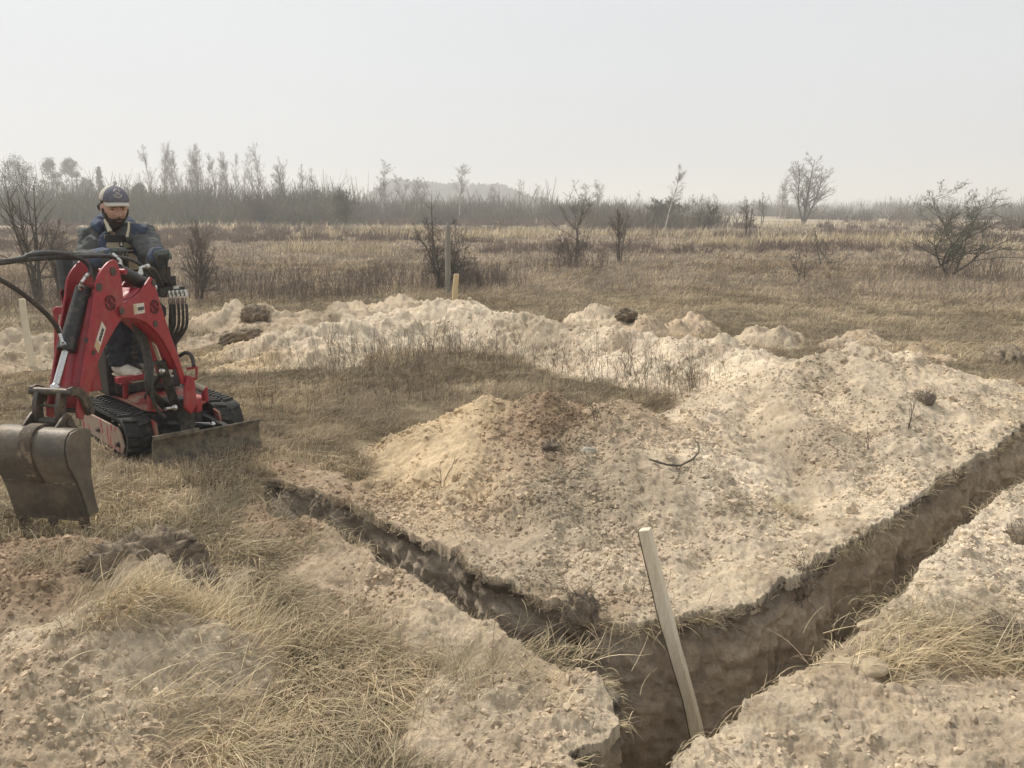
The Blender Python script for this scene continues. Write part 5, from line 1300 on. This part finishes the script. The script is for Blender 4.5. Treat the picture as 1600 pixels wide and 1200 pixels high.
# ================================================================== GRASS, WEEDS, CLODS
M_GRASS = tinted('dry_grass', 0.75, 0.25, 0.12, 3.0, translucent=0.25)
STRAW, OLIVE, BROWN, RUST, PALEST = (0.57, 0.465, 0.30), (0.38, 0.32, 0.19), (0.39, 0.30, 0.205), (0.34, 0.255, 0.18), (0.68, 0.575, 0.39)
EXC = np.array([F0 - FH * 0.5])
def under_machine(x, y):
    f = (x - F0[0]) * FH[0] + (y - F0[1]) * FH[1]; s = (x - F0[0]) * FR[0] + (y - F0[1]) * FR[1]
    return (f > -1.05) & (f < 0.02) & (s > -0.46) & (s < 0.40)
def blades(name, N, r0, r1, Lr, wk, wmin, e0, e1, lay_k, cols, wts, seed, label, dens_thr, thmax=R(45), segs=4, sand_max=0.3, dirscale=0.8, mean_dir=0.2, xy=None, zoff=0.0):
    rg = np.random.default_rng(seed)
    if xy is None:
        r = np.exp(rg.uniform(math.log(r0), math.log(r1), N)); th = rg.uniform(-thmax, thmax, N)
        x, y = r * np.sin(th), r * np.cos(th)
    else: x, y = xy
    z, sand, _ = terrain(x, y, True)
    cl = fbm(x * 1.9, y * 1.9, 4, seed + 1, 0.6)
    rag = rg.uniform(-0.12, 0.12, len(x))
    keep = (sand + rag < sand_max) & (cl + rg.uniform(-0.5, 0.5, len(x)) > dens_thr)
    if xy is None: keep &= ~in_trench(x, y, 0.02) & ~under_machine(x, y)
    x, y, z, cl = x[keep], y[keep], z[keep] + zoff, cl[keep]; K = len(x); r = np.hypot(x, y)
    ph = mean_dir + 2.6 * noise(x * dirscale, y * dirscale, seed + 2) + 1.3 * noise(x * dirscale * 4, y * dirscale * 4, seed + 4) + rg.normal(size=K) * 0.75
    tramp = 1 - 0.6 * smooth(1.0, 0.45, np.hypot(x - BC[0] - 0.15, y - BC[1] + 0.2)) - 0.5 * smooth(0.5, 0.25, np.hypot(x + 2.45, y - 3.95))
    L = rg.uniform(*Lr, K) * (0.8 + 0.5 * np.clip(cl, -0.5, 1)) * tramp; w = np.maximum(wmin, r * wk) * rg.uniform(0.6, 1.3, K) * 0.5
    a0 = np.radians(rg.uniform(*e0, K)); a1 = np.radians(rg.uniform(*e1, K))
    P = np.zeros((K, segs + 1, 3)); P[:, 0] = np.c_[x, y, z - 0.015]; ph2 = ph + rg.normal(size=K) * 0.5
    for i in range(segs):
        t = (i + 0.5) / segs; e = a0 * (1 - t) + a1 * t; pp = ph * (1 - t) + ph2 * t
        st = np.c_[np.cos(pp) * np.cos(e), np.sin(pp) * np.cos(e), np.sin(e)] * (L / segs)[:, None]
        P[:, i + 1] = P[:, i] + st
        P[:, i + 1, 2] = np.maximum(P[:, i + 1, 2], z + 0.004 + lay_k * rg.uniform(0, 1, K))
    sd = np.c_[-np.sin(ph), np.cos(ph), 0.35 * rg.normal(size=K)]; sd = unit(sd)
    wt = (1 - np.linspace(0, 1, segs + 1) ** 2 * 0.85)
    X = np.stack([P - sd[:, None] * (w[:, None] * wt)[..., None], P + sd[:, None] * (w[:, None] * wt)[..., None]], 2).reshape(-1, 3)
    k, i = np.meshgrid(np.arange(K), np.arange(segs), indexing='ij'); o_ = (k * (segs + 1) + i) * 2
    Q = np.stack([o_, o_ + 1, o_ + 3, o_ + 2], -1).reshape(-1, 4)
    ci = rg.choice(len(cols), K, p=np.array(wts) / sum(wts)); c = np.array(cols)[ci]
    zone = smooth(-0.3, 0.5, fbm(x * 0.7, y * 0.7, 3, seed + 6))[:, None]
    c = c * (0.68 + 0.5 * zone) * rg.uniform(0.6, 1.3, (K, 1))
    o = mesh_np(name, X, Q, M_GRASS, tint=np.repeat(c, 2 * (segs + 1), 0), smooth_sh=False)
    return tag(o, label, 'grass', kind='stuff') if label else o
blades('long_dry_grass', 195000, 1.35, 5.4, (0.07, 0.30), 0.0, 0.0030, (-5, 38), (-45, 10), 0.06, [STRAW, OLIVE, BROWN, PALEST], [5, 2.5, 4, 2.5], 401, 'long flattened straw coloured grass over the foreground', -0.7, segs=4, dirscale=1.3, sand_max=0.62)
blades('meadow_grass', 270000, 5.0, 17.5, (0.05, 0.22), 0.00055, 0.003, (0, 65), (-35, 40), 0.04, [STRAW, BROWN, OLIVE, RUST], [3, 5, 2, 3], 402, 'short brown meadow grass around the heaps', -0.5, segs=4, dirscale=0.6)
blades('field_grass', 275000, 16, 75, (0.07, 0.30), 0.0008, 0.004, (15, 80), (-20, 60), 0.03, [STRAW, BROWN, RUST, (0.27, 0.22, 0.175)], [1.1, 5, 4, 4], 403, 'brown grass and weeds of the wide field', -0.38, segs=3, dirscale=0.2)
blades('straw_litter', 16000, 1.4, 5.5, (0.04, 0.16), 0.0, 0.0052, (-4, 12), (-12, 8), 0.07, [PALEST, STRAW, BROWN], [3, 4, 2], 405, 'broken bits of straw lying on the matted foreground grass', -0.6, segs=2, dirscale=3.0)
# pale strips of taller reed grass in the far field
rg = np.random.default_rng(8); sx, sy = [], []
for yc, x0, x1, n, dy in ((46, -12, 2, 2200, 2.2), (50, -4, 14, 2600, 2.0), (38, 8, 20, 2600, 1.6), (62, -30, -6, 1600, 3), (88, -2, 16, 2000, 5), (34, 14, 26, 900, 1.5), (75, 14, 40, 1500, 4), (95, -42, -30, 900, 5), (30, -9, -4, 500, 1.2)):
    sx.append(rg.uniform(x0, x1, n)); sy.append(yc + rg.normal(size=n) * dy * 0.5 + 1.5 * np.sin(sx[-1] * 0.5))
blades('reed_grass', 0, 1, 1, (0.35, 0.75), 0.0009, 0.004, (60, 90), (20, 80), 0.03, [PALEST, STRAW, (0.5, 0.40, 0.28)], [3, 3, 2], 404, 'pale strips of dry reed grass across the far field', -0.9, segs=3, xy=(np.concatenate(sx), np.concatenate(sy)), sand_max=9)
# roots and grass hanging over the lips of the trench
rg = np.random.default_rng(12); n_l = 20000
k = rg.integers(0, len(TR), n_l); wob = fbm(k * 0.012 * 2.2, k * 0, 3, 415); k = k[wob + rg.uniform(-.3, .3, n_l) > -0.05]
q = TR[k] + TN[k] * rg.normal(0.004, 0.022, len(k))[:, None]
o = blades('trench_lip_grass', 0, 1, 1, (0.04, 0.17), 0.0, 0.0026, (-10, 60), (-88, -10), -0.35, [STRAW, BROWN, (0.15, 0.115, 0.08), OLIVE], [4, 3, 2.5, 1.5], 416, 'dry grass and roots along the lips of the trench', -2, segs=4, xy=(q[:, 0], q[:, 1]), sand_max=9, zoff=-0.01)
# tufts that catch the eye
def tuft_xy(lst, seed):
    rg = np.random.default_rng(seed); xs, ys = [], []
    for px, py, rx, ry, n in lst:
        c = at_z(px, py, 0.03); xs.append(c[0] + rg.normal(size=n) * rx); ys.append(c[1] + rg.normal(size=n) * ry)
    return np.concatenate(xs), np.concatenate(ys)
blades('grass_tufts', 0, 1, 1, (0.12, 0.32), 0.0, 0.0028, (20, 75), (-35, 25), 0.0, [STRAW, PALEST, OLIVE, BROWN], [5, 2, 3, 2], 420, 'taller leaning straw tufts in the foreground grass', -2, segs=5, sand_max=9, mean_dir=0.4,
       xy=tuft_xy([(375, 930, 0.10, 0.12, 420), (400, 1020, 0.16, 0.10, 500), (470, 985, 0.2, 0.08, 500), (560, 1010, 0.16, 0.08, 350), (215, 1020, 0.14, 0.03, 420), (180, 1045, 0.10, 0.03, 240), (850, 1018, 0.10, 0.03, 140), (1540, 985, 0.2, 0.12, 700), (1450, 1010, 0.14, 0.08, 500), (1400, 1055, 0.1, 0.03, 240), (1560, 1040, 0.2, 0.06, 500), (1385, 1075, 0.06, 0.03, 120), (100, 910, 0.15, 0.05, 260), (1260, 745, 0.04, 0.04, 60), (1225, 805, 0.06, 0.06, 90), (340, 800, 0.2, 0.1, 260), (650, 1080, 0.25, 0.08, 420), (480, 1120, 0.3, 0.08, 420), (330, 1140, 0.15, 0.08, 420), (300, 1010, 0.12, 0.08, 300), (330, 870, 0.2, 0.12, 380), (240, 780, 0.2, 0.15, 300), (450, 860, 0.12, 0.12, 200)], 430))

# dead weeds: thin brown stalks with a few side twigs
M_WEED = tinted('dead_weeds', 0.95, 0.05, 0.15, 4.0)
def weeds(name, pts, h, seed, label, tintc, per=3):
    rg = np.random.default_rng(seed); g = Grow(seed); x, y = pts; z = terrain(x, y) - 0.02; K = len(x)
    d = np.c_[rg.normal(size=(K, 2)) * 0.22, np.ones(K)]; L = rg.uniform(h[0], h[1], K); rr_w = np.maximum(0.0016, y * 0.00018)
    g.rods(np.c_[x, y, z], d, L, rr_w, rr_w * 0.7, 4, 0.07, 0.02)
    P, r, LL = g.lev[0]; kk = np.repeat(np.arange(K), per); t = rg.uniform(1.2, 3.9, len(kk)); i = t.astype(int); f = (t - i)[:, None]
    b = P[kk, i] * (1 - f) + P[kk, np.minimum(i + 1, 4)] * f
    dd = unit(np.c_[rg.normal(size=(len(kk), 2)) * 0.8, np.ones(len(kk))]); g.rods(b, dd, LL[kk] * rg.uniform(0.15, 0.4, len(kk)), rr_w[kk] * .8, rr_w[kk] * .6, 2, 0.1, 0.03)
    v, q = rods_mesh(g.lev, 3)
    c = np.array(tintc)[None] * np.ones((len(v), 1)) * rg.uniform(0.7, 1.3, (len(v), 1))
    tag(mesh_np(name, v, q, M_WEED, tint=c), label, 'weeds', kind='stuff')
def patch_xy(lst, seed):
    rg = np.random.default_rng(seed); xs, ys = [], []
    for px, py, rx, ry, n in lst:
        c = at_z(px, py, 0.0); xs.append(c[0] + rg.normal(size=n) * rx); ys.append(c[1] + rg.normal(size=n) * ry)
    x, y = np.concatenate(xs), np.concatenate(ys); k = ~in_trench(x, y, 0.05); return x[k], y[k]
weeds('dark_weeds', patch_xy([(400, 465, 0.9, 0.6, 200), (470, 470, 0.8, 0.5, 200), (540, 462, 0.8, 0.5, 150), (350, 450, 0.8, 0.8, 160), (620, 448, 0.5, 0.6, 120), (745, 448, 0.45, 0.4, 240), (705, 450, 0.5, 0.3, 140), (900, 420, 0.6, 0.5, 160), (1500, 435, 0.9, 0.6, 220), (120, 480, 1.0, 0.8, 180), (30, 480, 0.8, 0.8, 160)], 51), (0.2, 0.62), 52, 'stands of dark dead weeds behind the sand ridge', (0.15, 0.118, 0.095))
weeds('thin_weeds', patch_xy([(600, 610, 0.5, 0.4, 130), (690, 560, 0.6, 0.3, 150), (560, 575, 0.5, 0.3, 110), (740, 575, 0.5, 0.3, 70), (980, 605, 0.4, 0.3, 110), (1060, 615, 0.25, 0.2, 70), (450, 640, 0.6, 0.4, 60), (850, 590, 0.7, 0.4, 80)], 53), (0.12, 0.42), 54, 'thin dead stalks in the grass enclosed by the heaps', (0.19, 0.15, 0.11))
rg = np.random.default_rng(56); ry_ = np.exp(rg.uniform(math.log(11), math.log(42), 3200)); rx_ = rg.uniform(-0.7, 0.75, 3200) * ry_
kp = fbm(rx_ * 0.35, ry_ * 0.3, 3, 57) > 0.0
weeds('field_weeds', (rx_[kp], ry_[kp]), (0.2, 0.55), 58, 'scattered brown weed stalks in the field', (0.24, 0.185, 0.14), 2)

# loose clods and crumbs on the sand
M_CLOD = tinted('clod_soil', 0.95, 0.08, 0.18, 60, bumps=((90, 0.6, 0.006),))
def ico():
    t = (1 + 5 ** .5) / 2
    v = np.array([(-1, t, 0), (1, t, 0), (-1, -t, 0), (1, -t, 0), (0, -1, t), (0, 1, t), (0, -1, -t), (0, 1, -t), (t, 0, -1), (t, 0, 1), (-t, 0, -1), (-t, 0, 1)], float); v /= np.linalg.norm(v[0])
    f = np.array([(0, 11, 5), (0, 5, 1), (0, 1, 7), (0, 7, 10), (0, 10, 11), (1, 5, 9), (5, 11, 4), (11, 10, 2), (10, 7, 6), (7, 1, 8), (3, 9, 4), (3, 4, 2), (3, 2, 6), (3, 6, 8), (3, 8, 9), (4, 9, 5), (2, 4, 11), (6, 2, 10), (8, 6, 7), (9, 8, 1)])
    return v, f
def ico2(v=None, f=None):
    if v is None: v, f = ico()
    vs = [tuple(p) for p in v]; cache = {}; nf = []
    def mid(a, b):
        k = (min(a, b), max(a, b))
        if k not in cache:
            p = (np.array(vs[a]) + np.array(vs[b])); p /= np.linalg.norm(p); vs.append(tuple(p)); cache[k] = len(vs) - 1
        return cache[k]
    for a, b, c in f: x, y, z = mid(a, b), mid(b, c), mid(c, a); nf += [(a, x, z), (b, y, x), (c, z, y), (x, y, z)]
    return np.array(vs), np.array(nf)
IV, IF = ico2()
def clod_field(name, N, r0, r1, s0, s1, seed, label, IV=IV, IF=IF):
    rg = np.random.default_rng(seed); r = np.exp(rg.uniform(math.log(r0), math.log(r1), N * 5)); th = rg.uniform(-R(37), R(37), N * 5)
    x, y = r * np.sin(th), r * np.cos(th); z, sand, c = terrain(x, y, True)
    keep = (sand > 0.5) & ~in_trench(x, y, 0.02) & (fbm(x * 1.5, y * 1.5, 4, seed) + rg.uniform(-.5, .5, len(x)) > 0.0) & (rg.uniform(0, 1, len(x)) < 0.12 + 0.88 * smooth(2.2, 5.0, np.hypot(x, y)))
    x, y, z, c = x[keep][:N], y[keep][:N], z[keep][:N], c[keep][:N]; K = len(x)
    s = s0 * (s1 / s0) ** (rg.uniform(0, 1, K) ** 2.2)
    A = rg.uniform(0.6, 1.25, (K, 3)) * s[:, None]; A[:, 2] *= 0.95
    if len(IV) > 60:
        oa = rg.uniform(0, 90, (K, 1)); u_ = IV[None, :, 0] + 0.6 * IV[None, :, 2] + oa; v_ = IV[None, :, 1] - 0.5 * IV[None, :, 2] + 2 * oa
        X = IV[None] * (1 + 0.55 * fbm(u_ * 1.1, v_ * 1.1, 4, seed, 0.6)[..., None]) * A[:, None]
    else: X = IV[None] * (1 + 0.27 * rg.normal(size=(K, len(IV), 1))) * A[:, None]
    a = rg.uniform(0, 6.28, K); ca, sa = np.cos(a)[:, None], np.sin(a)[:, None]
    X = np.stack([X[..., 0] * ca - X[..., 1] * sa, X[..., 0] * sa + X[..., 1] * ca, X[..., 2]], -1) + np.c_[x, y, z + s * 0.12][:, None]
    Fc = (IF[None] + (np.arange(K) * len(IV))[:, None, None]).reshape(-1, 3)
    c = c * rg.uniform(0.72, 1.12, (K, 1))
    tag(mesh_np(name, X.reshape(-1, 3), Fc, M_CLOD, tint=np.repeat(c, len(IV), 0), smooth_sh=len(IV) > 60), label, 'soil clods', kind='stuff')
clod_field('soil_crumbs', 45000, 2.0, 12, 0.004, 0.015, 61, 'crumbs of dry soil scattered over the heaps', *ico())
clod_field('soil_clods', 1100, 3.0, 11.5, 0.008, 0.030, 62, 'fist sized clods of soil lying on the heaps')


# single things on the heaps
def blob(name, px, py, y, rad, mat, label, cat, seed, n_ro=0, par=None):
    rg = np.random.default_rng(seed); p = at_y(px, py, y); p[2] = max(p[2], H1(p[0], p[1]))
    X = IV * (1 + 0.24 * rg.normal(size=(len(IV), 1))) * np.array(rad)
    root = mesh_np(name, X, IF, mat, smooth_sh=True); root.location = V(p)
    m = root.modifiers.new('sub', 'SUBSURF'); m.levels = m.render_levels = 2
    tag(root, label, cat)
    if n_ro:
        g = Grow(seed); d = unit(rg.normal(size=(n_ro, 3)) + np.array([0, 0, .2])); g.rods(d * np.array(rad) * 0.8, d, rg.uniform(0.3, 0.8, n_ro) * rad[0], np.full(n_ro, max(0.0016, 0.0003 * y)), np.full(n_ro, max(0.001, 0.0002 * y)), 3, 0.35, -0.1)
        v, q = rods_mesh(g.lev, 3); mesh_np('roots', v, q, M_TWIG, root)
    return root
M_SOD = paint('dark_turf', (0.17, 0.132, 0.092), (0.34, 0.27, 0.185), 0.95, 0, 30, 0.8, bmp=0.9)
M_SODP = paint('dry_turf', (0.25, 0.197, 0.138), (0.40, 0.32, 0.225), 0.95, 0, 26, 0.8, bmp=0.9)
M_STONE = paint('pale_stone', (0.42, 0.38, 0.32), (0.3, 0.26, 0.2), 0.9, 0, 14, 0.5, bmp=0.4)
M_SANDLUMP = paint('sand_lump', (0.46, 0.37, 0.25), (0.36, 0.28, 0.18), 0.95, 0, 12, 0.5, bmp=0.5)
blob('turf_clump', 1443, 643, 6.0, (0.085, 0.08, 0.06), M_SOD, 'round dark turf clump lying alone on the sand heap at right', 'turf clump', 71, 160)
blob('turf_clump', 862, 704, 4.75, (0.06, 0.05, 0.035), M_SOD, 'small dark rooty turf clump on the grey side of the near heap', 'turf clump', 72, 120)
blob('stone', 918, 712, 4.65, (0.045, 0.04, 0.03), M_STONE, 'pale angular stone on the near heap beside a dark clump', 'stone', 73)
blob('turf_clump', 1575, 992, 2.83, (0.09, 0.08, 0.05), M_SOD, 'dark turf clump in the grass at the right edge', 'turf clump', 74, 120)
blob('turf_clump', 1594, 852, 3.75, (0.09, 0.09, 0.06), M_SOD, 'dark turf clump on the berm at the right edge above the grass', 'turf clump', 75, 120)
blob('soil_slab', 1345, 1070, 2.58, (0.10, 0.08, 0.03), M_SANDLUMP, 'flat smooth slab of sand at the foot of the right grass patch', 'soil lump', 79)
blob('soil_slab', 1362, 1002, 2.87, (0.075, 0.03, 0.022), M_SANDLUMP, 'long rounded lump of sand at the left edge of the right grass patch', 'soil lump', 80)
blob('soil_slab', 737, 1112, 2.42, (0.035, 0.03, 0.026), M_SANDLUMP, 'knob of pale sand at the left end of the bottom heap', 'soil lump', 81)
def clod(px, py, y, rad, seed, label, n_ro=200, mat=None):
    p = at_y(px, py, y); u = np.array([0.0, 0, 1]); n = 48; m = 30; rows = []
    a, b = np.meshgrid(np.linspace(0, 2 * np.pi, n, endpoint=False), np.linspace(0.02, np.pi - 0.02, m))
    X = np.stack([np.sin(b) * np.cos(a), np.sin(b) * np.sin(a), np.cos(b)], -1)
    X = np.sign(X) * np.abs(X) ** 0.8
    nzv = fbm(X[..., 0] * 2.2 + X[..., 2] * 1.7 + seed, X[..., 1] * 2.2 - X[..., 2] * 1.3, 5, seed, 0.62)
    X = X * (1 + 0.34 * nzv[..., None]) * np.array(rad)
    idx = np.arange(n * m).reshape(m, n)
    q = np.stack([idx[:-1], np.roll(idx[:-1], -1, 1), np.roll(idx[1:], -1, 1), idx[1:]], -1).reshape(-1, 4)
    root = mesh_np('turf_clod', X.reshape(-1, 3), q[:, ::-1], mat or M_SODP); root.location = V(p); root.rotation_euler = (0.15, 0.1, seed)
    tag(root, label, 'turf clod')
    g = Grow(seed); k = g.g.integers(0, n * m, n_ro); b0 = X.reshape(-1, 3)[k]; d = unit(b0 / np.array(rad) + g.g.normal(size=(n_ro, 3)) * 0.6 + np.array([0, 0, -0.3]))
    g.rods(b0 * 0.97, d, g.g.uniform(0.03, 0.12, n_ro), np.full(n_ro, 0.0014), np.full(n_ro, 0.0008), 4, 0.35, -0.15)
    v, q = rods_mesh(g.lev, 3); mesh_np('roots', v, q, M_TWIG, root)
clod(236, 893, 3.36, (0.24, 0.15, 0.15), 91, 'largest upturned turf clod on the left foreground heap, hairy with roots', 300)
clod(296, 930, 3.18, (0.13, 0.10, 0.10), 92, 'smaller dark turf clod right of the largest upturned one', 160)
clod(160, 1088, 2.58, (0.10, 0.05, 0.05), 93, 'dark torn turf edge under the straw tuft on the lower left heap', 120)
clod(906, 965, 3.08, (0.07, 0.06, 0.10), 94, 'hairy turf clod hanging on the far lip of the left trench by the corner', 160)
clod(1248, 912, 3.40, (0.06, 0.05, 0.06), 95, 'dark turf clod hanging under the far lip of the right trench', 120)
clod(978, 492, 11.0, (0.15, 0.12, 0.08), 96, 'dark sod on a small heap beyond the ridge, right of centre', 60)
clod(1570, 562, 8.9, (0.2, 0.16, 0.13), 99, 'sod clod on the farthest right small heap at the frame edge', 60)
clod(398, 492, 11.1, (0.18, 0.14, 0.12), 97, 'dark sod between the small heaps at left beyond the ridge', 60)
clod(375, 526, 9.9, (0.24, 0.13, 0.075), 98, 'wide dark sod lying before the left end of the ridge', 60)
# the curved root on the near heap
rp = [(1084, 694), (1092, 706), (1091, 718), (1080, 731), (1062, 740), (1042, 740), (1024, 733), (1014, 726)]
o = MB().tube([V(q[0], q[1], H1(q[0], q[1]) + 0.02) for q in (at_y(px, py, 4.72 - (py - 694) * 0.006) for px, py in rp)], [0.003, 0.004, 0.005, 0.005, 0.006, 0.006, 0.007, 0.005], 7).build('root', M_BARK, None, origin=(0, 0, 0))
tag(o, 'thin curved brown root lying on the near sand heap', 'root')
SL = [(690, 745, 4.55, 0.22, 'dry twig with side shoots low on the left flank of the near heap'), (930, 690, 4.9, 0.2, 'upright thin twig on the near heap beside the pale stone'), (1416, 690, 5.4, 0.26, 'bent dry stalk below the round turf clump'),
      (1358, 700, 5.2, 0.16, 'tiny dry stalk left of the bent one'), (1083, 612, 7.4, 0.3, 'dark stalks where the inner grass meets the right heap'), (985, 602, 7.8, 0.3, 'tall thin stalk at the right end of the inner grass'),
      (515, 565, 9.1, 0.3, 'dark dry stalk before the left part of the ridge'), (552, 560, 9.1, 0.3, 'second dark dry stalk before the ridge, right of the first'), (675, 545, 9.3, 0.5, 'largest dry stalk with wide shoots at the foot of the ridge'),
      (760, 640, 6.6, 0.28, 'dark stalk in the inner grass behind the yellow sand'), (1315, 478, 13.0, 0.35, 'pale dry stalk in the field beyond the right heap'), (95, 548, 9.0, 0.25, 'short dark stalk behind the left stake')]
for i, (px, py, y, h, lab) in enumerate(SL):
    p = at_y(px, py, y); p[2] = H1(p[0], p[1]) - 0.02
    g = Grow(900 + i); k_ = 2 + i % 3; mr = max(0.0016, y * 0.0002)
    g.rods(np.zeros((k_, 3)), np.c_[g.g.normal(size=(k_, 2)) * 0.35, np.ones(k_)], np.full(k_, h) * g.g.uniform(0.7, 1.1, k_), np.full(k_, mr * 1.7), np.full(k_, mr), 5, 0.12, 0.02); g.child(4, 0.3, 1.0, 45, 0.45, 0.12, 0.05, 3, 0.7, mr)
    plant('dry_stalk', p, lab, 'dry stalk', None, g.lev[:1], g.lev[1:], M_TWIG, M_TWIG, (5, 4), 'side_shoots', 'stem')

# ================================================================== THE HAZE
M_HAZE = bpy.data.materials.new('haze_air'); M_HAZE.use_nodes = True
hn = M_HAZE.node_tree.nodes; hn.clear()
ho = hn.new('ShaderNodeOutputMaterial'); hv = hn.new('ShaderNodeVolumePrincipled')
hv.inputs['Color'].default_value = (0.965, 0.972, 0.975, 1); hv.inputs['Density'].default_value = 0.0025; hv.inputs['Anisotropy'].default_value = 0.2
M_HAZE.node_tree.links.new(hv.outputs[0], ho.inputs['Volume'])
hb = MB().box((0, 400, 12.0), (3400, 3400, 28.0)).build('haze', M_HAZE); tag(hb, kind='stuff')
